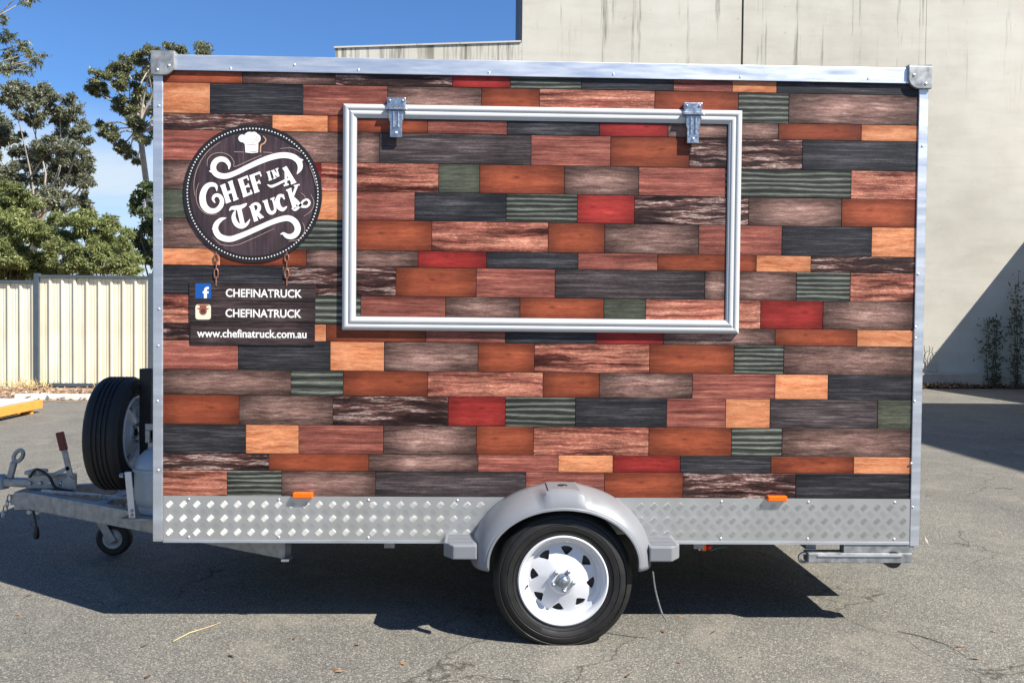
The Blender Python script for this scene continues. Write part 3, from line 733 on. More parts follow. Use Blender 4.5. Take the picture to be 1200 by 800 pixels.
tree('overhanging_gum', 'gum tree standing left of the view with sparse drooping branch tips over the yard fence', 'tree', gpt(-170, 17), 5.6,
     cl([(6,42,10),(26,52,9),(14,62,10),(36,62,9),(44,72,7),(20,76,9),(54,64,4),(31,0,8),(26,-10,10),(2,22,8),(6,80,11),(34,80,6),(-30,60,22),(-40,10,25),(-60,110,26),(-90,40,34),(-120,90,36)], 17, 0.7),
     M['gum'], M['bark'], 0.13, 0.014, 5200, 1.2, 0.10, 'trees beyond the fence', sub=10)

# ------------------------------------------------------------------ food trailer
tr = empty('food_trailer', (0, 1.05, 0))
tag(tr, 'white box food trailer wrapped in mixed wood plank print with a closed serving hatch', 'trailer')
def P(mb, name, mat, parent=None, **kw):
    """A part of the trailer: meshes are written in world coordinates, then hung under the trailer or under one of its parts."""
    o = mb.build(name, mat, **kw)
    if parent is None: return under(o, tr)
    o.parent = parent
    o.matrix_parent_inverse = Matrix.Translation(-(parent.location + tr.location))
    return o
def sub(o, part, loc):
    """Hang a shared-mesh object at a world position under a part whose own origin is the world origin."""
    o.parent = part; o.matrix_parent_inverse = Matrix.Translation(-(part.location + tr.location)); o.location = loc
    return o

XL, XR, ZB, ZT, BW = -1.824, 1.824, 0.411, 2.681, 2.1
P(MB().box((XL + 0.004, 0.03, ZB + 0.03), (XR - 0.004, BW, ZT - 0.004)), 'body', M['shell'], bevel=0.01)
P(MB().box((XL + 0.006, 0.0, 0.60), (XR - 0.006, 0.028, ZT - 0.006)), 'wall_panel', M['backing'])
wallp = [o for o in tr.children if o.name.startswith('wall_panel')][-1]
wallp['label'] = 'near side wall wrapped in printed planks'
P(MB().box((XL + 0.006, 0.055, ZT - 0.003), (XR - 0.006, BW - 0.004, ZT + 0.004)), 'roof', M['shell'])

# the printed boards, row by row: left and right end of each row line in photo pixels, then (right end, wood)
ROW_L = [84.5, 97, 133, 152, 187, 221, 254.5, 289.5, 309.5, 342.5, 377.5, 398, 432, 461, 495.5, 529, 549, 580]
ROW_R = [97, 112, 147, 166.5, 202, 235, 268, 303, 321.6, 356, 388, 407, 440.6, 470, 504, 537, 557, 585.5]
ROWS = [
 [(284,'E'),(393,'I'),(530,'D'),(598,'F'),(681,'G'),(789,'B'),(858,'C'),(910,'A'),(1080,'B')],
 [(246,'A'),(355,'B'),(454,'C'),(564,'I'),(632,'E'),(767,'J'),(865,'E'),(924,'G'),(1080,'I')],
 [(319,'D'),(384,'A'),(501,'E'),(594,'C'),(702,'B'),(782,'F'),(912,'I'),(1009,'E'),(1080,'A')],
 [(300,'C'),(445,'I'),(622,'K'),(715,'C'),(807,'E'),(940,'D'),(1080,'B')],
 [(300,'I'),(376,'F'),(514,'J'),(562,'H'),(661,'E'),(748,'I'),(849,'C'),(997,'G'),(1080,'J')],
 [(270,'H'),(340,'K'),(402,'A'),(486,'C'),(593,'B'),(676,'G'),(743,'F'),(877,'D'),(986,'I'),(1080,'E')],
 [(330,'I'),(402,'G'),(506,'E'),(642,'J'),(708,'E'),(818,'I'),(916,'C'),(1021,'B'),(1080,'A')],
 [(258,'A'),(359,'E'),(490,'I'),(570,'F'),(677,'B'),(770,'C'),(886,'E'),(950,'A'),(1080,'D')],
 [(331,'B'),(464,'D'),(558,'E'),(650,'C'),(825,'K'),(933,'I'),(996,'G'),(1080,'J')],
 [(290,'J'),(423,'G'),(522,'C'),(609,'I'),(707,'E'),(756,'H'),(891,'J'),(964,'F'),(1080,'I')],
 [(310,'D'),(382,'A'),(499,'E'),(592,'C'),(698,'B'),(777,'F'),(908,'I'),(1004,'E'),(1080,'A')],
 [(279,'C'),(387,'B'),(450,'A'),(560,'I'),(626,'E'),(761,'J'),(860,'E'),(918,'G'),(1080,'I')],
 [(341,'I'),(402,'G'),(501,'E'),(636,'J'),(702,'E'),(811,'I'),(908,'C'),(970,'A'),(1080,'B')],
 [(280,'E'),(390,'I'),(525,'D'),(592,'F'),(674,'G'),(781,'B'),(850,'C'),(902,'A'),(1028,'K'),(1080,'H')],
 [(288,'B'),(350,'A'),(449,'C'),(558,'I'),(625,'E'),(760,'J'),(857,'E'),(916,'G'),(1080,'I')],
 [(315,'D'),(432,'E'),(560,'I'),(654,'C'),(718,'A'),(797,'F'),(903,'B'),(1000,'E'),(1080,'A')],
 [(266,'J'),(330,'G'),(440,'I'),(616,'K'),(708,'C'),(800,'E'),(932,'D'),(1080,'B')],
]
HX0, HX1, HZ0, HZ1 = -0.943, 0.928, 1.413, 2.464           # outer edge of the hatch frame
FWD = 0.063
PX0, PX1 = -1.7775, 1.7775                                   # inner faces of the corner posts
hatch = MB().box((HX0 + 0.01, -0.009, HZ0 + 0.01), (HX1 - 0.01, -0.003, HZ1 - 0.01)).build('serving_hatch', M['backing'])
under(hatch, tr); hatch['label'] = 'closed serving hatch wrapped in the same plank print'
GAP = 0.0011
def plank(part, x0, x1, z0, z1, yf, yb, wkey):
    x0 += GAP; x1 -= GAP; z0 += GAP; z1 -= GAP
    if x1 - x0 < 0.008 or z1 - z0 < 0.008: return
    c = Vector(((x0+x1)/2, (yf+yb)/2, (z0+z1)/2)); hx, hy, hz = (x1-x0)/2, (yb-yf)/2, (z1-z0)/2
    b = 0.0012
    mb = MB()
    vs = [(-hx, hy, -hz), (hx, hy, -hz), (hx, hy, hz), (-hx, hy, hz),
          (-hx, -hy+b, -hz), (hx, -hy+b, -hz), (hx, -hy+b, hz), (-hx, -hy+b, hz),
          (-hx+b, -hy, -hz+b), (hx-b, -hy, -hz+b), (hx-b, -hy, hz-b), (-hx+b, -hy, hz-b)]
    fs = [(0,1,2,3),(0,4,5,1),(1,5,6,2),(2,6,7,3),(3,7,4,0),(4,8,9,5),(5,9,10,6),(6,10,11,7),(7,11,8,4),(8,11,10,9)]
    o = mb.add(vs, fs).build('plank', W[wkey])
    sub(o, part, c)
for i, row in enumerate(ROWS):
    zt = (on_y(192, ROW_L[i]).z + on_y(1072, ROW_R[i]).z) / 2
    zb = (on_y(192, ROW_L[i+1]).z + on_y(1072, ROW_R[i+1]).z) / 2
    x_prev = PX0 - 0.004
    for j, (pxr, wk) in enumerate(row):
        f = (pxr - 192) / 880.0
        py = ((ROW_L[i] + ROW_L[i+1]) * (1 - f) + (ROW_R[i] + ROW_R[i+1]) * f) / 2
        x1 = PX1 + 0.004 if j == len(row) - 1 else on_y(pxr, py).x
        x0, x_prev = x_prev, x1
        inside_z = zb > HZ0 + 0.012 and zt < HZ1 - 0.012
        # wall piece(s)
        if not inside_z: plank(wallp, x0, x1, zb, zt, -0.0024, -0.0003, wk)
        else:
            if x0 < HX0 + 0.02: plank(wallp, x0, min(x1, HX0 + 0.02), zb, zt, -0.0024, -0.0003, wk)
            if x1 > HX1 - 0.02: plank(wallp, max(x0, HX1 - 0.02), x1, zb, zt, -0.0024, -0.0003, wk)
        # hatch piece
        a0, a1 = max(x0, HX0 + FWD - 0.008), min(x1, HX1 - FWD + 0.008)
        c0, c1 = max(zb, HZ0 + FWD - 0.008), min(zt, HZ1 - FWD + 0.008)
        if a1 - a0 > 0.012 and c1 - c0 > 0.012: plank(hatch, a0, a1, c0, c1, -0.0115, -0.0092, wk)

# moulded hatch frame, four mitred rails
PROF = [(0.0, -0.003), (0.0, 0.018), (0.004, 0.024), (0.012, 0.030), (0.020, 0.030), (0.024, 0.026), (0.0265, 0.021), (0.030, 0.021), (0.033, 0.026), (0.040, 0.029),
        (0.047, 0.027), (0.050, 0.021), (0.053, 0.019), (0.057, 0.019), (0.0595, 0.014), (0.063, 0.013), (0.063, 0.0)]
def frame_rail(corner0, corner1, inw0, inw1):
    mb = MB(); vs = []
    for (cx_, cz_), (ix, iz) in ((corner0, inw0), (corner1, inw1)):
        for u, h in PROF: vs.append((cx_ + ix * u, -0.004 - h * 0.62 - (0.004 if h > 0.005 else 0), cz_ + iz * u))
    n = len(PROF)
    fs = [(i, i+1, n+i+1, n+i) for i in range(n-1)] + [(n-1, 0, n, 2*n-1), tuple(range(n)), tuple(range(2*n-1, n-1, -1))]
    mb.add(vs, fs)
    return P(mb, 'frame_rail', M['frame'], hatch, smooth=35)
g = 0.0004
frame_rail((HX0, HZ1), (HX1, HZ1), (1, -1), (-1, -1))
frame_rail((HX0, HZ0), (HX1, HZ0), (1, 1), (-1, 1))
frame_rail((HX0 - g, HZ0), (HX0 - g, HZ1), (1, 1), (1, -1))
frame_rail((HX1 + g, HZ0), (HX1 + g, HZ1), (-1, 1), (-1, -1))
# dark gasket seen just inside the frame
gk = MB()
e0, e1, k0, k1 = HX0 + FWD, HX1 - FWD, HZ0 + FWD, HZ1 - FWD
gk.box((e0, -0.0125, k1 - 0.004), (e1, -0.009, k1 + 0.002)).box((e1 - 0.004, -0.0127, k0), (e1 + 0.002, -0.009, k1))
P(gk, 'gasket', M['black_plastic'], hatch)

# hinges
def hinge(px0, px1, py0, py1, label):
    a, b_ = on_y(px0, py0, -0.04), on_y(px1, py1, -0.04)
    cx_ = (a.x + b_.x) / 2; zt, zb = a.z, b_.z
    h = P(MB().box((cx_ - 0.044, -0.034, zt - 0.045), (cx_ + 0.044, -0.003, zt)), 'hinge', M['zinc'], bevel=0.004)
    h['label'] = label
    P(MB().prism([(cx_-0.050, zt-0.060), (cx_+0.054, zt-0.060), (cx_+0.044, zt-0.047), (cx_-0.044, zt-0.047)], lambda u, v, d_: (u, d_, v), -0.047, -0.030), 'lip', M['zinc'], h, bevel=0.002)
    P(MB().tube([(cx_ - 0.047, -0.036, zt - 0.052), (cx_ + 0.047, -0.036, zt - 0.052)], 0.009, 12), 'pin', M['zinc'], h, smooth=40)
    P(MB().prism([(cx_-0.028, zb), (cx_+0.028, zb), (cx_+0.028, zb+0.07), (cx_+0.033, zb+0.08), (cx_+0.033, zt-0.062), (cx_-0.033, zt-0.062), (cx_-0.033, zb+0.08), (cx_-0.028, zb+0.07)],
                 lambda u, v, d_: (u, d_, v), -0.038, -0.0275), 'strap', M['zinc'], h, bevel=0.002)
    for s_ in (-0.011, 0.011):
        P(MB().tube([(cx_ + s_, -0.038, zb + 0.045), (cx_ + s_, -0.038, zt - 0.066)], 0.005, 8), 'rib', M['zinc'], h, smooth=40)
    P(MB().lathe([(0.0, 0.007), (0.006, 0.005), (0.008, 0.0)], (cx_, -0.038, zb + 0.02), (0, -1, 0), 10), 'rivet', M['alu'], h, smooth=60)
    for s_ in (-0.030, 0.030):
        P(MB().lathe([(0.0, 0.006), (0.005, 0.004), (0.007, 0.0)], (cx_ + s_, -0.034, zt - 0.016), (0, -1, 0), 10), 'rivet', M['zinc'], h, smooth=60)
hinge(453, 475, 113.5, 161, 'zinc strap hinge over the top left of the hatch')
hinge(801, 824, 119.5, 168, 'zinc strap hinge over the top right of the hatch')

# edge extrusions, corner caps, rivets
riv_me = None
def rivet(part, x, z, y, r=0.0075):
    global riv_me
    if riv_me is None:
        mb = MB().lathe([(0.0003, 0.0042), (0.0042, 0.0034), (0.0064, 0.0016), (0.0075, 0.0)], (0, 0, 0), (0, -1, 0), 10)
        riv_me = bpy.data.meshes.new('rivet'); riv_me.from_pydata(mb.v, [], mb.f); riv_me.materials.append(M['alu']); riv_me.shade_smooth()
    o = bpy.data.objects.new('rivet', riv_me); col.objects.link(o)
    sub(o, part, (x, y, z)); o.scale = (r / 0.0092,) * 3
ZR = 2.611
top_rail = P(MB().box((XL, -0.010, ZR), (XR, 0.05, ZT)), 'top_rail', M['alu'], bevel=0.003)
P(MB().box((XL + 0.002, -0.0135, ZR - 0.003), (XR - 0.002, -0.004, ZR + 0.004)), 'rail_lip', M['alu'], top_rail)
for px_, py_ in ((270,80),(345,76),(420,82),(573,85),(719,87),(868,90),(1018,92)):
    p = on_y(px_, py_, -0.012); rivet(top_rail, p.x, p.z, -0.010)
lp = P(MB().box((XL, -0.0085, ZB), (PX0 - 0.001, 0.04, ZR - 0.0005)), 'corner_post', M['alu'], bevel=0.003)
rp = P(MB().box((PX1 + 0.001, -0.0085, ZB - 0.012), (XR, 0.04, ZR - 0.0005)), 'corner_post', M['alu'], bevel=0.003)
for px_, py_ in ((186,124),(187,258),(186,362),(185,405),(185,551),(184,470)):
    p = on_y(px_, py_, -0.01); rivet(lp, p.x, p.z, -0.0085)
for px_, py_ in ((1081,171),(1076,321),(1073,383),(1073,396),(1072,470),(1070,594),(1068,543)):
    p = on_y(px_, py_, -0.01); rivet(rp, p.x, p.z, -0.0085)
def cap(x0, x1, z0, z1, flip):
    poly = [(x0, z1), (x0, z0)]
    r = 0.05
    n_ = 8
    if not flip:
        for k in range(n_ + 1):
            t = -math.pi/2 + k * math.pi / 2 / n_; poly.append((x1 - r + r * math.cos(t), z0 + r + r * math.sin(t)))
        poly.append((x1, z1))
    else:
        poly = [(x0, z1)]
        for k in range(n_ + 1):
            t = math.pi + k * math.pi / 2 / n_; poly.append((x0 + r + r * math.cos(t), z0 + r + r * math.sin(t)))
        poly += [(x1, z0), (x1, z1)]
    o = P(MB().prism(poly, lambda u, v, d_: (u, d_, v), -0.022, -0.006), 'corner_cap', M['galv'], bevel=0.003)
    P(MB().box((x0 + 0.002, -0.02, z1 - 0.02), (x1 - 0.002, 0.12, z1 + 0.008)), 'cap_top', M['galv'], o)
    return o
c1 = cap(XL - 0.006, XL + 0.104, 2.582, ZT + 0.006, False)
c2 = cap(XR - 0.104, XR + 0.008, 2.582, ZT + 0.006, True)
rivet(c1, XL + 0.025, 2.605, -0.022, 0.009); rivet(c1, XL + 0.078, 2.625, -0.022, 0.009)
rivet(c2, XR - 0.022, 2.605, -0.022, 0.009); rivet(c2, XR - 0.080, 2.645, -0.022, 0.009)

# wheel position
WX, WZ, TR_, RR = 0.091, 0.290, 0.318, 0.198

# checker plate skirt with an arch cut out for the wheel
ZS = 0.6265
arch = []
for k in range(25):
    t = math.pi * k / 24; arch.append((WX + 0.385 * math.cos(t), max(WZ + 0.02 + 0.36 * math.sin(t), ZB)))
sk_poly = [(PX0 + 0.001, ZB), (WX - 0.365, ZB)]
for k in range(25):
    t = math.pi * (1 - k / 24)
    z = 0.372 + 0.26 * math.sin(t)
    if z > ZB + 0.004: sk_poly.append((WX + 0.365 * math.cos(t) * (0.9 if False else 1.0), min(z, ZS - 0.02)))
sk_poly += [(WX + 0.365, ZB), (PX1 - 0.001, ZB), (PX1 - 0.001, ZS), (PX0 + 0.001, ZS)]
skirt = MB().prism(sk_poly, lambda u, v, d_: (u, d_, v), -0.006, 0.03)
skirt = P(skirt, 'skirt', M['tread'], smooth=30)
skirt['label'] = 'bright checker plate skirt'
P(MB().box((PX0 + 0.002, -0.009, ZB - 0.004), (WX - 0.37, -0.0062, ZB + 0.008)).box((WX + 0.37, -0.009, ZB - 0.004), (PX1 - 0.002, -0.0062, ZB + 0.008)), 'trim', M['alu'], skirt)
# raised five-bar treads, each its own piece
def lug_mesh(sgn):
    mb = MB(); a = math.radians(45) * sgn
    ca, sa = math.cos(a), math.sin(a)
    for k in range(5):
        off = (k - 2) * 0.0066; ln = 0.0135 if k != 2 else 0.015; w = 0.0013
        loop = [(-ln, 0), (-ln*0.6, -w), (ln*0.6, -w), (ln, 0), (ln*0.6, w), (-ln*0.6, w)]
        vs = []
        for (u, v_) in loop:
            U, V = u, v_ + off
            vs.append((U*ca - V*sa, 0.0, U*sa + V*ca))
        for u in (-ln*0.62, ln*0.62):
            U, V = u, off
            vs.append((U*ca - V*sa, -0.0021, U*sa + V*ca))
        mb.add(vs, [(0,1,6),(1,2,7,6),(2,3,7),(3,4,7),(4,5,6,7),(5,0,6)])
    me = bpy.data.meshes.new('tread_lug'); me.from_pydata(mb.v, [], mb.f); me.materials.append(M['lug'])
    return me
lugA, lugB = lug_mesh(-1), lug_mesh(1)
pitx, pitz = 0.0635, 0.0655
ncol = int((PX1 - PX0) / pitx)
for rI in range(3):
    for k in range(ncol + 1):
        x = PX0 + 0.030 + k * pitx; z = ZS - 0.040 - rI * pitz
        if x > PX1 - 0.018 or ((x - WX) / 0.425) ** 2 + ((z - 0.372) / 0.332) ** 2 < 1: continue
        o = bpy.data.objects.new('tread_lug', lugA); col.objects.link(o); sub(o, skirt, (x, -0.0061, z))
for rI in range(2):
    for k in range(ncol + 1):
        x = PX0 + 0.030 + (k + 0.5) * pitx; z = ZS - 0.040 - (rI + 0.5) * pitz
        if x > PX1 - 0.018 or ((x - WX) / 0.425) ** 2 + ((z - 0.315) / 0.385) ** 2 < 1: continue
        o = bpy.data.objects.new('tread_lug', lugB); col.objects.link(o); sub(o, skirt, (x, -0.0061, z))
for k in range(9):
    x = PX0 + 0.12 + k * 0.42
    if abs(x - WX) < 0.42: continue
    for z in (ZS - 0.016, ZB + 0.022): rivet(skirt, x, z, -0.0064, 0.008)

# amber side markers
for x, z in ((-1.122, 0.634), (1.126, 0.629)):
    mk = P(MB().box((x - 0.046, -0.030, z - 0.012), (x + 0.046, -0.0026, z + 0.013)), 'side_marker', M['orange'], bevel=0.004)
    mk['label'] = 'amber side marker lamp'

# wheel well lining and chassis
P(MB().box((WX - 0.42, 0.20, 0.30), (WX + 0.42, 0.24, 0.62)), 'wheel_well', M['black'])
P(MB().box((XL + 0.05, 0.06, ZB - 0.004), (XR - 0.05, BW - 0.05, ZB + 0.027)), 'floor', M['black'])
for y in (0.45, 1.65):
    P(MB().box((-1.2, y, 0.31), (1.75, y + 0.05, ZB - 0.005)), 'chassis_rail', M['galv'])
for x in (-0.75, -0.15, 0.75, 1.3):
    P(MB().box((x, 0.06, 0.365), (x + 0.05, BW - 0.06, ZB - 0.006)), 'cross_member', M['galv'])
P(MB().tube([(WX, -0.03, WZ), (WX, BW + 0.03, WZ)], 0.03, 12), 'axle', M['black'], smooth=40)
P(MB().box((1.55, 0.30, 0.335), (1.915, 1.8, 0.408)), 'rear_bumper', M['galv'], bevel=0.004)

# wheels
def tyre_mesh(r, w, flat_z=None, sharp=True):
    """Tyre as a ring about +y (outer face at y = 0, body towards +y)."""
    prof = [(RR-0.006, 0.02), (RR+0.004, 0.010), (RR+0.016, 0.004), (RR+0.018, 0.0055), (RR+0.028, 0.000), (RR+0.030, 0.003), (RR+0.033, -0.002), (RR+0.055, -0.005), (RR+0.058, -0.002), (RR+0.061, -0.0055), (RR+0.084, -0.001), (RR+0.088, 0.004), (RR+0.092, -0.0005), (RR+0.097, 0.002), (r-0.016, 0.008), (r-0.006, 0.020), (r, 0.034)]
    for k in range(4):
        y0 = 0.034 + (w - 0.068) * (k + 0.8) / 5
        prof += [(r, y0 - 0.006), (r - 0.007, y0 - 0.004), (r - 0.007, y0 + 0.004), (r, y0 + 0.006)]
    prof += [(r, w-0.034), (r-0.006, w-0.020), (r-0.016, w-0.008), (RR+0.06, w+0.004), (RR+0.016, w-0.004), (RR-0.006, w-0.02)]
    n_ = 96; vs = []; Pn = len(prof)
    for k in range(n_):
        t = 2 * math.pi * k / n_
        for i, (rad, y) in enumerate(prof):
            x, z = rad * math.cos(t), rad * math.sin(t)
            if flat_z is not None and z < -flat_z:
                z = -flat_z
            if flat_z is not None and z < -flat_z * 0.8:        # the loaded sidewall bulges near the ground
                s_ = (-z - flat_z * 0.8) / (flat_z * 0.2)
                y = y + (-0.006 if y < w / 2 else 0.006) * s_
            vs.append((x, y, z))
    fs = []
    for k in range(n_):
        l = (k + 1) % n_
        for i in range(Pn - 1): fs.append((k*Pn+i, k*Pn+i+1, l*Pn+i+1, l*Pn+i))
    mb = MB().add(vs, fs); return mb
def rim_meshes():
    barrel = MB().lathe([(RR-0.006, 0.085), (RR-0.008, 0.026), (RR+0.002, 0.018), (RR+0.008, 0.008), (RR+0.008, 0.002), (RR+0.002, -0.001), (RR-0.008, 0.003), (RR-0.014, 0.012), (RR-0.018, 0.030), (RR-0.030, 0.036), (RR-0.034, 0.042), (RR-0.040, 0.048), (RR-0.040, 0.056)], (0,0,0), (0,1,0), 72)
    face = MB()
    r_in, r_out = 0.062, RR - 0.036
    for s_ in range(8):
        base = math.pi / 2 + s_ * math.pi / 4 - 0.14
        tri = [(0.144, 0.195), (0.1485, 0.10), (0.1495, 0.0), (0.1485, -0.10), (0.144, -0.195), (0.136, -0.175), (0.120, -0.09), (0.1125, -0.035), (0.1115, 0.0), (0.1125, 0.035), (0.120, 0.09), (0.136, 0.175)]
        h_ = math.pi / 8
        out = [(r_out, h_*0.66), (r_out, h_*0.33), (r_out, 0), (r_out, -h_*0.33), (r_out, -h_*0.66), (r_out, -h_), (0.105, -h_), (r_in, -h_), (r_in, 0.0), (r_in, h_), (0.105, h_), (r_out, h_)]
        def dish(r): 
            return 0.050 - 0.030 * max(0, min(1, (r_out - r) / 0.085)) ** 1.4
        vs = []
        for (r, a) in out: vs.append((r * math.cos(base + a), dish(r), r * math.sin(base + a)))
        for (r, a) in tri: vs.append((r * math.cos(base + a), dish(r), r * math.sin(base + a)))
        for (r, a) in tri: vs.append((r * 0.985 * math.cos(base + a), dish(r) + 0.010, r * 0.985 * math.sin(base + a)))
        n_ = 12
        # outer[0] pairs with tri[0] and so on round the loop
        om = [0, 1, 2, 3, 4, 5, 6, 7, 8, 9, 10, 11]
        fs = []
        for k in range(n_):
            l = (k + 1) % n_
            fs.append((om[k], om[l], n_ + l, n_ + k))
            fs.append((n_ + k, n_ + l, 2*n_ + l, 2*n_ + k))
        face.add(vs, fs)
    hubp = MB().lathe([(0.064, 0.021), (0.060, 0.016), (0.045, 0.012), (0.033, 0.012)], (0,0,0), (0,1,0), 32)
    return barrel, face, hubp
bar_mb, face_mb, hub_mb = rim_meshes()
rim_all = MB(); 
for q in (bar_mb, face_mb, hub_mb): rim_all.add(q.v, q.f)
def mesh_of(mb, name, mat, smooth):
    me = bpy.data.meshes.new(name); me.from_pydata(mb.v, [], mb.f)
    bm = bmesh.new(); bm.from_mesh(me); bmesh.ops.remove_doubles(bm, verts=bm.verts, dist=1e-5); bmesh.ops.recalc_face_normals(bm, faces=bm.faces); bm.to_mesh(me); bm.free()
    me.materials.append(mat); me.shade_smooth(); me.set_sharp_from_angle(angle=math.radians(smooth)); return me
ME = {
 'rim': mesh_of(rim_all, 'rim', M['white_rim'], 40),
 'tyre': mesh_of(tyre_mesh(TR_, 0.185, WZ - 0.001), 'tyre', M['rubber'], 50),
 'tyre_free': mesh_of(tyre_mesh(TR_ - 0.006, 0.185), 'tyre', M['rubber'], 50),
 'drum': mesh_of(MB().lathe([(0.0, 0.060), (0.155, 0.060), (0.160, 0.066), (0.160, 0.14), (0.0, 0.14)], (0,0,0), (0,1,0), 32), 'wheel', M['black'], 40),
 'cap': mesh_of(MB().lathe([(0.0, -0.026), (0.015, -0.025), (0.020, -0.021), (0.021, 0.0), (0.029, 0.002), (0.033, 0.014)], (0,0,0), (0,1,0), 28), 'hub_cap', M['zinc'], 35),
 'nut': mesh_of(MB().lathe([(0.0, -0.012), (0.006, -0.012), (0.0095, -0.009), (0.0105, 0.0), (0.011, 0.012)], (0,0,0), (0,1,0), 6), 'wheel_nut', M['zinc'], 20),
 'valve': mesh_of(MB().tube([(0,0.03,0), (0,0.012,0.003), (0,0.0,0.004)], [0.005, 0.0045, 0.004], 8), 'valve_stem', M['black_plastic'], 50),
}
def wheel(name, loc, rotz, spare=False, label=None):
    w = bpy.data.objects.new(name, ME['drum']); col.objects.link(w)
    w.parent = tr; w.location = Vector(loc) - tr.location; w.rotation_euler = (0, 0, rotz)
    if label: w['label'] = label
    def ch(nm, me, l=(0, 0, 0)):
        o = bpy.data.objects.new(nm, me); col.objects.link(o); o.parent = w; o.location = l; return o
    ch('tyre', ME['tyre_free' if spare else 'tyre']); ch('rim', ME['rim']); 
    if not spare: ch('hub_cap', ME['cap'])
    for k in range(5):
        t = math.radians(60 + 72 * k); ch('wheel_nut', ME['nut'], (0.048 * math.cos(t), 0.009, 0.048 * math.sin(t)))
    ch('valve_stem', ME['valve'], (-0.160, 0.02, -0.035))
    return w
wheel('wheel', (WX, -0.205, WZ), 0, label='road wheel on the near side with white eight slot rim')
wheel('wheel', (WX, BW + 0.205, WZ), math.pi, label='road wheel on the far side')
wheel('spare_wheel', (-2.205, 0.72, 0.822), math.pi / 2 + 0.07, spare=True, label='spare wheel standing upright ahead of the body')

# mudguard
GX, GZ = WX, 0.372
def guard():
    mb = MB(); secs = []
    n_ = 64
    angs = [math.pi * (1 - k / n_) for k in range(n_ + 1)]
    for a in angs:
        deg = abs(math.degrees(a) - 90)
        boxy = 1.0 if deg < 11 else (0.0 if deg > 17 else 1 - (deg - 11) / 6)
        cx_, sz_ = math.cos(a), math.sin(a)
        def pt(red, y):
            rx, rz = 0.420 - red, 0.327 - red * 0.98
            return (GX + rx * cx_, y, GZ + rz * sz_)
        rounded = [(0.000, 0.0), (0.000, -0.060), (0.004, -0.110), (0.012, -0.150), (0.024, -0.185), (0.040, -0.210), (0.058, -0.226), (0.066, -0.232), (0.070, -0.233), (0.074, -0.238), (0.082, -0.239), (0.085, -0.232), (0.082, -0.20)]
        boxed = [(-0.003, 0.0), (-0.003, -0.060), (-0.003, -0.110), (-0.003, -0.150), (-0.003, -0.190), (0.006, -0.214), (0.040, -0.230), (0.062, -0.236), (0.070, -0.237), (0.074, -0.241), (0.082, -0.242), (0.085, -0.234), (0.082, -0.20)]
        secs.append([pt(r0 * (1 - boxy) + r1 * boxy, y0 * (1 - boxy) + y1 * boxy) for (r0, y0), (r1, y1) in zip(rounded, boxed)])
    # straight skirts down to the feet
    def drop(sec, dz): return [(x, y, z - dz) for x, y, z in sec]
    secs = [drop(secs[0], 0.028), drop(secs[0], 0.008)] + secs + [drop(secs[-1], 0.008), drop(secs[-1], 0.028)]
    k = len(secs[0]); vs = [p for s_ in secs for p in s_]; fs = []
    for i in range(len(secs) - 1):
        for j in range(k - 1): fs.append((i*k+j, i*k+j+1, (i+1)*k+j+1, (i+1)*k+j))
    return mb.add(vs, fs)
mg = P(guard(), 'mudguard', M['guard'], smooth=32)
sol = mg.modifiers.new('solid', 'SOLIDIFY'); sol.thickness = 0.004; sol.offset = -1
mg['label'] = 'moulded grey plastic mudguard'
# ribbed tread pad on the crown
pad = P(MB().box((GX - 0.072, -0.185, GZ + 0.3245), (GX + 0.072, -0.02, GZ + 0.3315)), 'step_pad', M['guard'], mg, bevel=0.002)
prb = MB()
for k in range(15):
    x = GX - 0.063 + k * 0.009
    prb.box((x - 0.0022, -0.178, GZ + 0.331), (x + 0.0022, -0.03, GZ + 0.333))
P(prb, 'grip_ribs', M['guard'], mg)
P(MB().lathe([(0.0, 0.0), (0.022, 0.0), (0.024, -0.003)], (GX, -0.105, GZ + 0.335), (0, 0, 1), 20), 'emblem', M['black'], mg)
# edge pieces where the crown section meets the side sections
# end steps
def step(x0, x1, zt_, zb_, outer_left):
    ch_ = 0.045
    if outer_left: poly = [(x1, 0.0), (x1, -0.205), (x0 + ch_, -0.205), (x0, -0.205 + ch_ * 1.3), (x0, 0.0)]
    else: poly = [(x0, 0.0), (x0, -0.205), (x1 - ch_, -0.205), (x1, -0.205 + ch_ * 1.3), (x1, 0.0)]
    s_ = P(MB().prism(poly, lambda u, v, d_: (u, v - 0.007, d_), zb_, zt_), 'step', M['guard'], mg, bevel=0.006)
    rb = MB()
    for k in range(7):
        y = -0.03 - k * 0.024
        rb.box((x0 + 0.018, y - 0.007, zt_ + 0.0005), (x1 - 0.018, y + 0.004, zt_ + 0.003))
    P(rb, 'grip_ribs', M['guard'], mg)
step(-0.452, -0.300, 0.452, 0.388, True)
step(0.480, 0.628, 0.448, 0.380, False)
# breakaway wire hanging to the ground
P(MB().tube(catmull([(0.50, -0.19, 0.33), (0.515, -0.185, 0.24), (0.545, -0.18, 0.14), (0.57, -0.17, 0.10)], 5), 0.004, 6), 'hanging_wire', M['galv'], smooth=60)

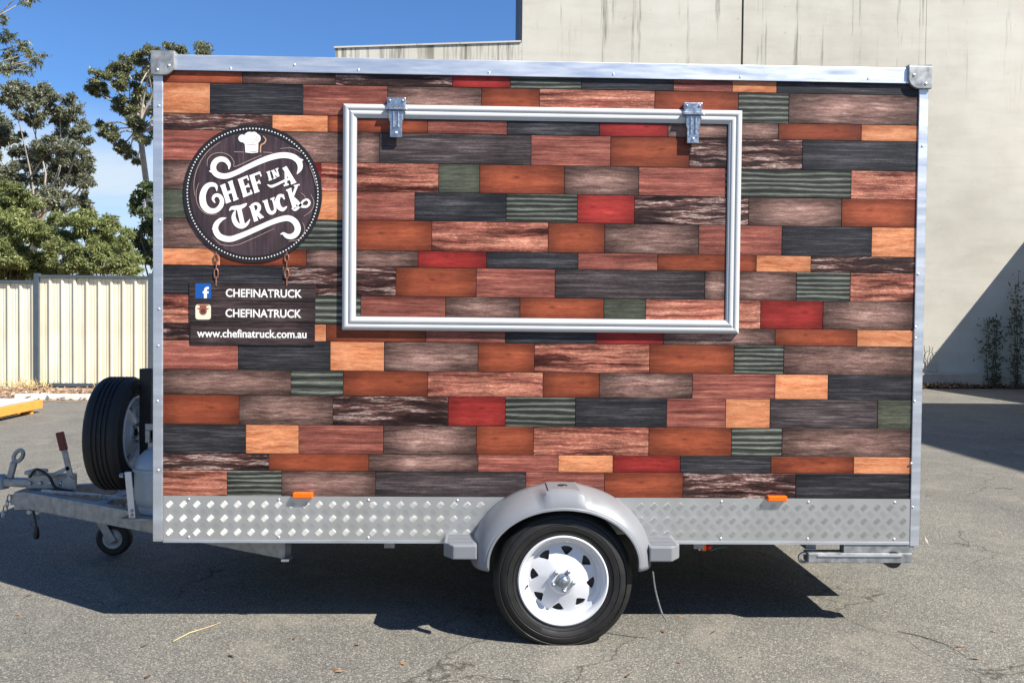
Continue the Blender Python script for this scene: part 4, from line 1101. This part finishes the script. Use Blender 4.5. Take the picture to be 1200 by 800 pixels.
# rear stabiliser leg folded under the skirt
st = P(MB().box((1.285, -0.012, 0.318), (1.79, 0.055, 0.366)), 'stabiliser_leg', M['galv'], bevel=0.004)
P(MB().box((1.33, -0.0165, 0.350), (1.74, -0.010, 0.356)), 'fold', M['alu'], st)
P(MB().box((1.46, -0.004, 0.368), (1.80, 0.045, 0.404)), 'mount_plate', M['galv'], st)
P(MB().tube([(1.275 + 0.022 * math.cos(t), 0.02, 0.335 + 0.022 * math.sin(t)) for t in [2*math.pi*k/14 for k in range(14)]], 0.008, 6, closed=True), 'eye', M['galv'], st, smooth=60)
P(MB().lathe([(0.0, -0.03), (0.040, -0.03), (0.042, -0.02), (0.042, 0.02), (0.0, 0.02)], (1.70, 0.02, 0.333), (0, 1, 0), 20), 'foot', M['black_plastic'], st, smooth=40)
# small lamp under the skirt
p = on_y(826, 640, 0.1)
lm = P(MB().box((p.x - 0.018, 0.085, p.z - 0.018), (p.x + 0.004, 0.12, p.z + 0.018)), 'clearance_lamp', M['orange'], bevel=0.003)
P(MB().lathe([(0.0, 0.016), (0.010, 0.014), (0.016, 0.006), (0.017, -0.012)], (p.x + 0.02, 0.10, p.z), (0, -1, 0), 14), 'lens', M['red'], lm, smooth=50)
P(MB().tube(catmull([(p.x + 0.03, 0.1, p.z - 0.02), (p.x + 0.07, 0.1, p.z - 0.005), (p.x + 0.11, 0.1, p.z - 0.003)], 4), 0.0035, 6), 'wire', M['teal'], lm)
P(MB().box((p.x - 0.03, 0.10, p.z - 0.02), (p.x - 0.022, 0.125, ZB - 0.002)), 'bracket', M['alu'], lm)

# ------------------------------------------------------------------ drawbar and its gear
def channel(a, b_, name):
    return P(MB().bar(a, b_, 0.05, 0.10), name, M['galv'], bevel=0.004)
channel((-2.98, 1.0, 0.388), (-1.215, 0.085, 0.358), 'drawbar_beam')
channel((-2.98, 1.1, 0.388), (-1.215, 2.02, 0.358), 'drawbar_beam')
P(MB().box((-1.235, 0.03, 0.306), (-1.2, 0.115, 0.316)), 'beam_lip', M['galv'])
P(MB().box((-3.02, 0.95, 0.335), (-2.86, 1.15, 0.44)), 'nose_plate', M['galv'], bevel=0.004)
P(MB().bar((-2.42, 0.74, 0.40), (-2.42, 1.36, 0.40), 0.06, 0.05), 'cross_bar', M['galv'], bevel=0.003)
P(MB().bar((-2.12, 0.58, 0.40), (-2.12, 1.52, 0.40), 0.06, 0.05), 'cross_bar', M['galv'], bevel=0.003)
# coupling
cp = P(MB().box((-2.98, 1.015, 0.442), (-2.72, 1.085, 0.53)), 'coupling', M['galv'], bevel=0.008)
cp['label'] = 'galvanised tow coupling with raised release handle'
P(MB().lathe([(0.0, 0.055), (0.03, 0.052), (0.046, 0.035), (0.05, 0.0), (0.05, -0.03), (0.042, -0.03)], (-3.16, 1.05, 0.47), (0, 0, 1), 24), 'ball_cup', M['galv'], cp, smooth=50)
P(MB().bar((-3.14, 1.05, 0.48), (-2.96, 1.05, 0.475), 0.06, 0.05), 'neck', M['galv'], cp, bevel=0.01)
P(MB().bar((-3.10, 1.05, 0.50), (-3.075, 1.05, 0.60), 0.035, 0.03, up=(0, 1, 0)), 'release_lever', M['galv'], cp, bevel=0.008)
ringp = [(-3.05 + 0.026 * math.cos(t) + 0.012 * math.sin(t), 1.05, 0.635 + 0.034 * math.sin(t)) for t in [2*math.pi*k/16 for k in range(16)]]
P(MB().tube(ringp, 0.012, 8, closed=True), 'release_handle', M['galv'], cp, smooth=60)
P(MB().box((-2.99, 1.0, 0.53), (-2.90, 1.10, 0.552)), 'top_plate', M['galv'], cp, bevel=0.004)
for k in range(4):
    P(MB().lathe([(0.0, 0.018), (0.010, 0.016), (0.012, 0.0)], (-2.96 + 0.06 * k, 1.015, 0.48), (0, -1, 0), 6), 'bolt', M['zinc'], cp)
P(MB().tube(catmull([(-2.95, 0.99, 0.52), (-2.90, 0.97, 0.57), (-2.83, 0.97, 0.53), (-2.79, 0.975, 0.46), (-2.70, 0.98, 0.44)], 5), 0.008, 8), 'brake_cable', M['black_plastic'], cp, smooth=60)
# hand brake
hb = P(MB().bar((-2.70, 1.0, 0.44), (-2.755, 1.0, 0.68), 0.012, 0.032, up=(1, 0, 0)), 'handbrake_lever', M['galv'], bevel=0.002)
P(MB().bar((-2.757, 1.0, 0.678), (-2.782, 1.0, 0.785), 0.028, 0.042, up=(1, 0, 0)), 'grip', M['grip'], hb, bevel=0.006)
P(MB().bar((-2.86, 1.0, 0.515), (-2.725, 1.0, 0.575), 0.012, 0.022), 'link', M['galv'], hb)
P(MB().prism([(0.0, 0.0), (0.09, 0.0), (0.085, 0.06), (0.05, 0.09), (0.012, 0.06)], lambda u, v, d_: (-2.77 + u, d_, 0.438 + v), 0.985, 0.992), 'ratchet', M['galv'], hb)
P(MB().bar((-2.86, 0.96, 0.446), (-2.20, 0.78, 0.430), 0.02, 0.02), 'brake_rod', M['zinc'], hb)
# red clamp handle just ahead of the spare
P(MB().tube([(-2.53, 0.93, 0.82), (-2.50, 0.93, 0.75)], 0.018, 10), 'jack_handle', M['grip'], smooth=50)
P(MB().tube([(-2.505, 0.93, 0.76), (-2.50, 0.95, 0.45)], 0.010, 8), 'jack_spindle', M['galv'], smooth=50)
# jockey wheel
jx, jy = -2.555, 1.20
jw = P(MB().tube([(jx + 0.02, jy + 0.05, 0.22), (jx + 0.02, jy + 0.05, 0.78)], 0.026, 14), 'jockey_stand', M['galv'], smooth=50)
P(MB().lathe([(0.0, -0.022), (0.055, -0.022), (0.058, -0.026), (0.092, -0.028), (0.104, -0.018), (0.106, 0.0), (0.104, 0.018), (0.092, 0.028), (0.058, 0.026), (0.0, 0.022)], (jx, jy, 0.107), (0, 1, 0), 32), 'tyre', M['rubber'], jw, smooth=40)
P(MB().lathe([(0.0, -0.034), (0.02, -0.034), (0.026, -0.030), (0.048, -0.027), (0.060, -0.029), (0.062, -0.024)], (jx, jy, 0.107), (0, 1, 0), 24), 'hub', M['galv'], jw, smooth=40)
P(MB().bar((jx - 0.075, jy - 0.045, 0.235), (jx + 0.01, jy - 0.045, 0.09), 0.05, 0.008, up=(0, 1, 0)), 'fork', M['galv'], jw, bevel=0.003)
P(MB().bar((jx - 0.075, jy + 0.045, 0.235), (jx + 0.01, jy + 0.045, 0.09), 0.05, 0.008, up=(0, 1, 0)), 'fork', M['galv'], jw, bevel=0.003)
P(MB().box((jx - 0.09, jy - 0.05, 0.225), (jx + 0.05, jy + 0.09, 0.245)), 'fork_crown', M['galv'], jw, bevel=0.003)
# safety chain hanging at the nose, shackle and lead
ch = P(MB().box((-3.05, 0.965, 0.36), (-3.02, 0.985, 0.42)), 'chain_lug', M['galv'])
for k in range(4):
    c_ = Vector((-3.055 - 0.012 * k, 0.965, 0.40 - 0.032 * k)); tl = 0.022; wd_ = 0.011
    loop = []
    for q in range(12):
        t = 2 * math.pi * q / 12
        a_, b2 = wd_ * math.cos(t), tl * math.sin(t)
        loop.append(c_ + (Vector((a_, 0, b2)) if k % 2 == 0 else Vector((0, a_, b2))))
    P(MB().tube(loop, 0.0042, 6, closed=True), 'chain_link', M['zinc'], ch, smooth=60)
P(MB().tube(catmull([(-2.90, 0.93, 0.335), (-2.88, 0.92, 0.28), (-2.875, 0.92, 0.24)], 4), 0.006, 8), 'lead', M['black_plastic'], ch, smooth=60)
P(MB().lathe([(0.0, 0.0), (0.012, 0.0), (0.016, -0.02), (0.018, -0.05), (0.013, -0.07), (0.0, -0.07)], (-2.875, 0.92, 0.245), (0, 0, 1), 12), 'plug', M['black_plastic'], ch, smooth=50)
for k in range(2):
    P(MB().lathe([(0.0, 0.012), (0.012, 0.010), (0.014, -0.012), (0.0, -0.012)], (-2.94 + 0.05 * k, 0.97, 0.318), (0, 1, 0), 6), 'bolt', M['zinc'], ch)
# spare wheel carrier
P(MB().box((-2.19, 0.70, 0.425), (-2.127, 0.763, 1.18)), 'carrier_post', M['black'], bevel=0.003)
P(MB().box((-2.126, 0.71, 0.79), (-1.83, 0.755, 0.85)), 'carrier_arm', M['black'], bevel=0.003)
P(MB().box((-2.075, 0.50, 0.865), (-1.83, 0.515, 0.90)).box((-2.075, 0.50, 0.80), (-2.05, 0.515, 0.8645)).box((-2.06, 0.50, 0.765), (-1.83, 0.515, 0.7995)), 'bottle_bracket', M['galv'], bevel=0.003)

# gas bottle standing on the drawbar
gb = empty('gas_bottle', (-1.985, 0.50, 0.437))
tag(gb, 'grey steel gas bottle with rounded shoulder standing on the drawbar ahead of the body', 'gas bottle')
BR = 0.135
under(MB().lathe([(0.0, 0.015), (BR - 0.05, 0.015), (BR - 0.012, 0.05), (BR, 0.09), (BR, 0.235), (BR - 0.004, 0.26), (BR - 0.02, 0.295), (BR - 0.05, 0.325), (0.045, 0.343), (0.0, 0.346)], (-1.985, 0.50, 0.437), (0, 0, 1), 40).build('tank', M['bottle'], smooth=50), gb)
under(MB().lathe([(BR - 0.035, 0.003), (BR - 0.03, 0.04), (BR - 0.02, 0.04), (BR - 0.025, 0.003)], (-1.985, 0.50, 0.437), (0, 0, 1), 40, closed=True).build('foot_ring', M['bottle'], smooth=50), gb)
under(MB().lathe([(BR + 0.001, 0.222), (BR + 0.008, 0.224), (BR + 0.008, 0.238), (BR + 0.001, 0.24)], (-1.985, 0.50, 0.437), (0, 0, 1), 40).build('seam_band', M['bottle'], smooth=40), gb)
under(MB().lathe([(0.0, 0.0), (0.018, 0.0), (0.018, 0.04), (0.012, 0.05), (0.012, 0.08), (0.0, 0.08)], (-1.985, 0.50, 0.780), (0, 0, 1), 16).build('valve', M['zinc'], smooth=40), gb)
# strap that holds the bottle
stp = P(MB().bar((-2.072, 0.345, 0.432), (-2.092, 0.34, 0.675), 0.008, 0.034, up=(1, 0, 0)), 'bottle_strap', M['alu'], bevel=0.002)
for z in (0.452, 0.475):
    P(MB().lathe([(0.0, 0.008), (0.007, 0.007), (0.008, 0.0)], (-2.074, 0.335, z), (0, -1, 0), 8), 'bolt', M['zinc'], stp)
P(MB().lathe([(0.0, 0.02), (0.012, 0.02), (0.014, 0.0)], (-2.115, 0.345, 0.655), (-1, 0, 0), 6), 'wing_nut', M['zinc'], stp)
P(MB().box((-2.13, 0.33, 0.424), (-1.83, 0.66, 0.4365)), 'bottle_tray', M['galv'], bevel=0.003)

# ------------------------------------------------------------------ printed round sign, boards and lettering on the wrap
CXS = 4.847
def sp(cx_, cy_, y=-0.0065): return on_y(210 + cx_ / CXS, 145 + cy_ / CXS, y)
ctr = sp(418, 398); RS = 386 / CXS * (ctr.y - CAM.y) / FPX
disc_mat, nd, lk, b = newmat('round_sign_print')
tc = N(nd, 'ShaderNodeTexCoord'); mp = N(nd, 'ShaderNodeMapping', Scale=(60, 1, 4)); lk.new(tc.outputs['Object'], mp.inputs['Vector'])
nz = N(nd, 'ShaderNodeTexNoise', Scale=1.0, Detail=6.0, Roughness=0.65); lk.new(mp.outputs[0], nz.inputs['Vector'])
rr = ramp(nd, [(0.3, lin(44, 32, 34)), (0.55, lin(70, 52, 54)), (0.75, lin(98, 78, 78))]); lk.new(nz.outputs['Fac'], rr.inputs['Fac'])
n2 = N(nd, 'ShaderNodeTexNoise', Scale=6.0, Detail=5.0); lk.new(tc.outputs['Object'], n2.inputs['Vector'])
r2 = ramp(nd, [(0.3, G(0.55)), (0.7, G(1.25))]); lk.new(n2.outputs['Fac'], r2.inputs['Fac'])
mx = N(nd, 'ShaderNodeMixRGB', blend_type='MULTIPLY'); mx.inputs['Fac'].default_value = 1; lk.new(rr.outputs[0], mx.inputs[1]); lk.new(r2.outputs[0], mx.inputs[2])
lk.new(mx.outputs[0], b.inputs['Base Color']); b.inputs['Roughness'].default_value = 0.4
disc = MB().lathe([(0.0, 0.0), (RS * 0.905, 0.0)], (0, 0, 0), (0, -1, 0), 96)
disc = disc.build('round_sign', disc_mat); under(disc, tr); disc.location = Vector((ctr.x, -0.0052, ctr.z)) - tr.location
disc['label'] = 'round dark wood print sign with the trailer name'
def D(mb, name, mat, **kw):                       # mesh in world coordinates under the round sign
    o = mb.build(name, mat, recalc=False, **kw); o.parent = disc; o.matrix_parent_inverse = Matrix.Translation(-Vector((ctr.x, -0.0052, ctr.z))); return o
D(MB().lathe([(RS * 0.90, 0.0), (RS * 0.90, 0.0012), (RS, 0.0012), (RS, -0.003)], (ctr.x, -0.0054, ctr.z), (0, -1, 0), 96), 'border', plain('sign_border', lin(30, 24, 25), 0.4, 0, 0.15, 20))
dots = MB(); nd_ = 128
for k in range(nd_):
    t = 2 * math.pi * k / nd_; rr_ = RS * 0.943
    cx_, cz_ = ctr.x + rr_ * math.cos(t), ctr.z + rr_ * math.sin(t)
    dots.add([(cx_ + 0.0034 * math.cos(u), -0.0074, cz_ + 0.0034 * math.sin(u)) for u in [2*math.pi*q/8 for q in range(8)]], [tuple(range(8))])
D(dots, 'dotted_ring', M['print_white'])
def stroke(pts, y=-0.0072, per=6, smooth=True):
    """Ribbon of varying width from points (x, y, width) in sign pixels."""
    pp = catmull(pts, per) if smooth and len(pts) > 2 else [np.array(p, float) for p in pts]
    mb = MB(); L_, R_ = [], []
    for i, p in enumerate(pp):
        a = pp[max(i-1, 0)]; c = pp[min(i+1, len(pp)-1)]
        d_ = np.array([c[0]-a[0], c[1]-a[1]]); d_ /= (np.linalg.norm(d_) + 1e-9); nn = np.array([-d_[1], d_[0]])
        h = max(p[2], 0.5) / 2
        L_.append(sp(p[0] + nn[0]*h, p[1] + nn[1]*h, y)); R_.append(sp(p[0] - nn[0]*h, p[1] - nn[1]*h, y))
    n_ = len(pp); mb.add(L_ + R_, [(i, i+1, n_+i+1, n_+i) for i in range(n_-1)])
    return mb
def poly(pts, y=-0.0072):
    return MB().add([sp(a, b_, y) for a, b_ in pts], [tuple(range(len(pts)))])
def join(*ms):
    o = MB()
    for k_, q in enumerate(ms):
        # successive pieces of one letter sit a hair further out so that none share a plane
        o.add([(v[0], v[1] - 0.00002 * k_, v[2]) for v in q.v], q.f)
    return o
def seg(x0, y0, x1, y1, w0, w1=None): return stroke([(x0, y0, w0), (x1, y1, w1 or w0)], smooth=False)
LET = [
 ('flourish', [stroke([(282,260,4),(283,232,20),(264,208,27),(236,201,30),(209,213,32),(194,240,33),(198,270,33),(222,292,33),(265,298,31),(320,280,29),(390,246,29),(460,214,31),(530,189,33),(590,179,33),(640,186,33),(672,206,33),(686,232,31),(685,258,24),(668,287,3)]), poly([(196,252),(168,270),(198,288)]), poly([(672,192),(706,204),(688,226)])]),
 ('flourish', [stroke([(268,535,3),(240,543,20),(215,565,28),(205,595,32),(218,628,34),(245,648,34),(290,655,33),(340,640,31),(400,615,29),(460,588,29),(520,562,29),(575,543,31),(620,537,33),(655,555,35),(673,590,35),(665,622,33),(640,640,31),(612,638,26),(592,624,16),(574,628,3)]), poly([(207,580),(185,597),(209,612)])]),
 ('letter', [stroke([(214,384,3),(207,352,20),(176,346,26),(149,366,32),(133,410,36),(139,460,38),(166,491,34),(205,494,28),(234,470,27),(243,437,25),(228,410,22),(204,408,19),(192,428,15),(204,450,6)])]),
 ('letter', [seg(248,350,278,442,27), seg(291,330,321,430,24), seg(262,398,308,380,17), seg(234,356,262,344,10), seg(264,450,294,438,10), seg(278,336,304,325,10), seg(307,436,336,424,10)]),
 ('letter', [seg(347,316,376,408,27), seg(334,322,388,300,13), seg(358,366,396,351,12), seg(362,414,414,392,14), seg(384,294,394,322,8), seg(404,376,414,398,8), seg(390,340,399,362,7)]),
 ('letter', [seg(412,294,440,386,27), seg(400,300,458,278,13), seg(424,344,458,330,12), seg(426,392,456,380,10), seg(455,272,466,300,8), seg(452,320,461,342,7)]),
 ('letter', [seg(506,274,518,318,15), seg(496,278,516,270,7), seg(508,322,528,315,7)]),
 ('letter', [seg(530,266,543,308,10), seg(530,266,564,300,14), seg(553,256,566,300,9), seg(522,270,540,263,6), seg(534,313,552,306,6), seg(546,260,564,253,6)]),
 ('letter', [seg(604,252,607,348,13), seg(600,250,650,334,26), stroke([(500,346,4),(522,356,15),(548,348,14),(590,328,13),(628,312,13),(636,308,9)]), seg(594,352,622,344,10), seg(634,342,664,330,10), seg(588,258,612,246,12)]),
 ('letter', [stroke([(284,494,4),(298,480,18),(322,478,25),(348,474,24),(372,462,18),(384,452,5)]), seg(340,482,360,572,26), stroke([(318,494,8),(309,530,24),(324,568,28),(354,584,25),(384,570,17),(402,542,4)]), seg(346,580,372,571,9)]),
 ('letter', [seg(412,468,436,548,24), stroke([(408,466,13),(436,454,16),(454,468,20),(450,492,19),(428,504,12)]), seg(436,502,466,530,22), seg(398,474,420,465,9), seg(424,554,448,545,9), seg(456,538,480,528,9)]),
 ('letter', [stroke([(490,438,23),(500,474,23),(512,500,23),(530,506,20),(545,490,15),(540,455,13),(530,424,13)]), seg(474,444,502,434,10), seg(518,430,542,420,9)]),
 ('letter', [stroke([(594,428,4),(586,410,16),(568,412,21),(558,438,26),(566,472,27),(588,487,22),(612,470,6)]), seg(590,402,598,430,7)]),
 ('letter', [seg(624,372,656,478,24), seg(668,352,640,424,14), stroke([(640,414,14),(664,440,22),(692,466,19),(724,470,14),(740,450,14),(727,431,12),(704,440,12),(684,468,14),(658,490,13),(638,480,4)]), seg(608,380,638,368,10), seg(652,354,684,346,9)]),
]
for nm, parts in LET: D(join(*parts), nm, M['print_white'])
# chef's hat
def blob(x, y, r, k=20): return poly([(x + r * math.cos(2*math.pi*q/k), y + r * math.sin(2*math.pi*q/k)) for q in range(k)])
D(join(poly([(372,108),(450,108),(448,164),(412,168),(376,164)]), blob(358,84,22), blob(400,78,32), blob(436,84,27), blob(424,70,24), blob(382,96,22)), 'chef_hat', M['print_white'])
D(join(stroke([(462,164,7),(464,124,7),(484,110,7),(492,90,6),(476,70,4)], -0.0071)), 'hat_outline', M['print_tan'])
D(join(*[stroke(q, -0.00745) for q in ([(418,100,2),(438,84,3),(442,62,2)], [(404,98,2),(424,82,2),(428,58,2)], [(430,102,2),(450,90,3),(454,74,2)], [(378,116,2),(410,120,3),(448,115,2)], [(400,158,2),(425,158,5),(446,155,3)])]), 'hat_folds', M['print_pink'])
thin = [[(312,160,3),(368,162,3)], [(476,162,3),(530,165,3)], [(158,242,2),(164,198,3),(198,170,3),(244,166,3),(286,182,3),(311,216,3),(316,244,3),(400,208,3),(470,178,2)],
        [(232,104,2),(160,160,3),(108,240,3),(84,330,3),(88,410,2)], [(572,142,2),(640,139,3),(690,165,2)], [(190,642,2),(240,686,3),(320,690,3),(400,660,3),(540,596,2)],
        [(620,668,2),(680,655,3),(714,604,3),(700,560,2)], [(748,402,2),(766,448,3),(750,494,3),(708,526,2)], [(216,515,2),(152,510,3),(106,462,3),(96,392,3),(112,336,2)],
        [(690,392,2),(712,410,3),(716,424,2)], [(740,240,2),(764,300,3),(776,350,2)]]
D(join(*[stroke(q, -0.0069) for q in thin]), 'fine_scrolls', M['print_pink'])

# hanging boards below
BS = 6.667
def bp(cx_, cy_, y=-0.006): return on_y(214 + cx_ / BS, 290 + cy_ / BS, y)
a, b2 = bp(48, 275), bp(1038, 765)
zz = [bp(540, 275).z, bp(540, 419).z, bp(540, 586).z, bp(540, 765).z]
sb = MB().box((a.x + 0.003, -0.0045, zz[3] + 0.003), (b2.x - 0.003, -0.0028, zz[0] - 0.003)).build('hanging_sign', M['backing']); under(sb, tr)
sb['label'] = 'printed three board sign hanging on chains below the round sign'
def S(mb, name, mat, **kw):
    o = mb.build(name, mat, recalc=False, **kw); o.parent = sb; o.matrix_parent_inverse = Matrix.Translation(-tr.location - sb.location); return o
# stepped outline of the lowest board, as printed
for k in range(3):
    x0, x1 = a.x + (0.000 if k < 2 else 0.006), b2.x - (0.003 if k == 2 else 0)
    plank(sb, x0, x1, zz[k+1], zz[k], -0.0065, -0.0046, 'S')
# icons
def rect(x0, y0, x1, y1, y=-0.0075, r=0):
    if not r: return MB().add([bp(x0,y0,y), bp(x1,y0,y), bp(x1,y1,y), bp(x0,y1,y)], [(0,1,2,3)])
    pts = []
    for cx_, cy_, t0 in ((x1-r, y0+r, -90), (x1-r, y1-r, 0), (x0+r, y1-r, 90), (x0+r, y0+r, 180)):
        for q in range(6):
            t = math.radians(t0 + 90 * q / 5); pts.append(bp(cx_ + r*math.cos(t), cy_ + r*math.sin(t), y))
    return MB().add(pts, [tuple(range(len(pts)))])
S(rect(99, 280, 222, 398, -0.0072, 8), 'social_icon', M['blue'])['label'] = 'blue square icon with a white f'
def bstroke(pts, y):
    pp = catmull(pts, 5) if len(pts) > 2 else [np.array(p, float) for p in pts]
    L_, R_ = [], []
    for i, p in enumerate(pp):
        q0 = pp[max(i-1, 0)]; q1 = pp[min(i+1, len(pp)-1)]
        d_ = np.array([q1[0]-q0[0], q1[1]-q0[1]]); d_ /= np.linalg.norm(d_) + 1e-9; nn = np.array([-d_[1], d_[0]]); h = p[2] / 2
        L_.append(bp(p[0]+nn[0]*h, p[1]+nn[1]*h, y)); R_.append(bp(p[0]-nn[0]*h, p[1]-nn[1]*h, y))
    n_ = len(pp); return MB().add(L_ + R_, [(i, i+1, n_+i+1, n_+i) for i in range(n_-1)])
S(bstroke([(178,396,23),(178,350,23),(179,330,22),(188,317,19),(205,316,18)], -0.0076), 'icon_letter', M['print_white'])
S(bstroke([(157,350,17),(203,350,17)], -0.0077), 'icon_letter', M['print_white'])
S(rect(100, 444, 221, 562, -0.0072, 22), 'social_icon', M['cream'])['label'] = 'cream and brown camera icon'
S(rect(116, 446, 205, 484, -0.0074, 8), 'icon_band', M['brown'])
S(rect(112, 452, 132, 472, -0.0076, 3), 'icon_window', M['cream'])
S(rect(186, 455, 206, 473, -0.0076, 3), 'icon_window', M['cream'])
def circ(x, y, r, yy): return MB().add([bp(x + r*math.cos(2*math.pi*q/24), y + r*math.sin(2*math.pi*q/24), yy) for q in range(24)], [tuple(range(24))])
S(circ(160, 497, 30, -0.0078), 'icon_lens', M['brown']); S(circ(160, 496, 19, -0.0081), 'icon_lens', plain('icon_lens_dark', lin(70, 58, 54), 0.4))
# lettering
def text(body, x0, x1, base_y, cap_h_px, bold, y=-0.0073):
    cu = bpy.data.curves.new('lettering', 'FONT'); cu.body = body; cu.size = 1.0; cu.offset = bold; cu.resolution_u = 4
    o = bpy.data.objects.new('lettering_source', cu); col.objects.link(o)
    dg = bpy.context.evaluated_depsgraph_get(); me = bpy.data.meshes.new_from_object(o.evaluated_get(dg))
    bpy.data.objects.remove(o); bpy.data.curves.remove(cu)
    co = np.zeros(len(me.vertices) * 3); me.vertices.foreach_get('co', co); co = co.reshape(-1, 3)
    p0, p1 = bp(x0, base_y, y), bp(x1, base_y, y)
    caph = co[:, 1].max() if 'w' not in body else co[:, 1].max()
    sx = (p1.x - p0.x) / (co[:, 0].max() - co[:, 0].min()); ph = (bp(x0, base_y - cap_h_px, y).z - p0.z); sz = ph / caph
    out = np.stack([p0.x + (co[:, 0] - co[:, 0].min()) * sx, np.full(len(co), y), p0.z + co[:, 1] * sz], 1)
    me.vertices.foreach_set('co', out.ravel()); me.update(); me.name = 'lettering'
    me.materials.clear(); me.materials.append(M['print_white'])
    o = bpy.data.objects.new('lettering', me); col.objects.link(o); o.parent = sb; o.matrix_parent_inverse = Matrix.Translation(-tr.location - sb.location)
    return o
text('CHEFINATRUCK', 337, 932, 384, 62, 0.022)
text('CHEFINATRUCK', 335, 928, 541, 62, 0.022)
text('www.chefinatruck.com.au', 112, 968, 698, 62, 0.02)
# printed chains
for cx_ in (262, 813):
    for k, (y0, y1, wide) in enumerate(((35, 62, False), (55, 108, True), (104, 176, False), (168, 240, True), (228, 300, False))):
        cm, h = (y0 + y1) / 2, (y1 - y0) / 2
        if wide:
            w_ = 15; pts = [bp(cx_ + w_ * math.copysign(abs(math.cos(t)) ** 0.7, math.cos(t)), cm + h * math.copysign(abs(math.sin(t)) ** 0.8, math.sin(t)), -0.0062) for t in [2*math.pi*q/18 for q in range(18)]]
            mb = MB().tube(pts, 0.0032, 6, closed=True)
        else:
            mb = MB().tube([bp(cx_ + 1, y0, -0.0066), bp(cx_ - 1, y1, -0.0066)], 0.0032, 6)
        S(mb, 'chain_link', M['rust'], smooth=60)
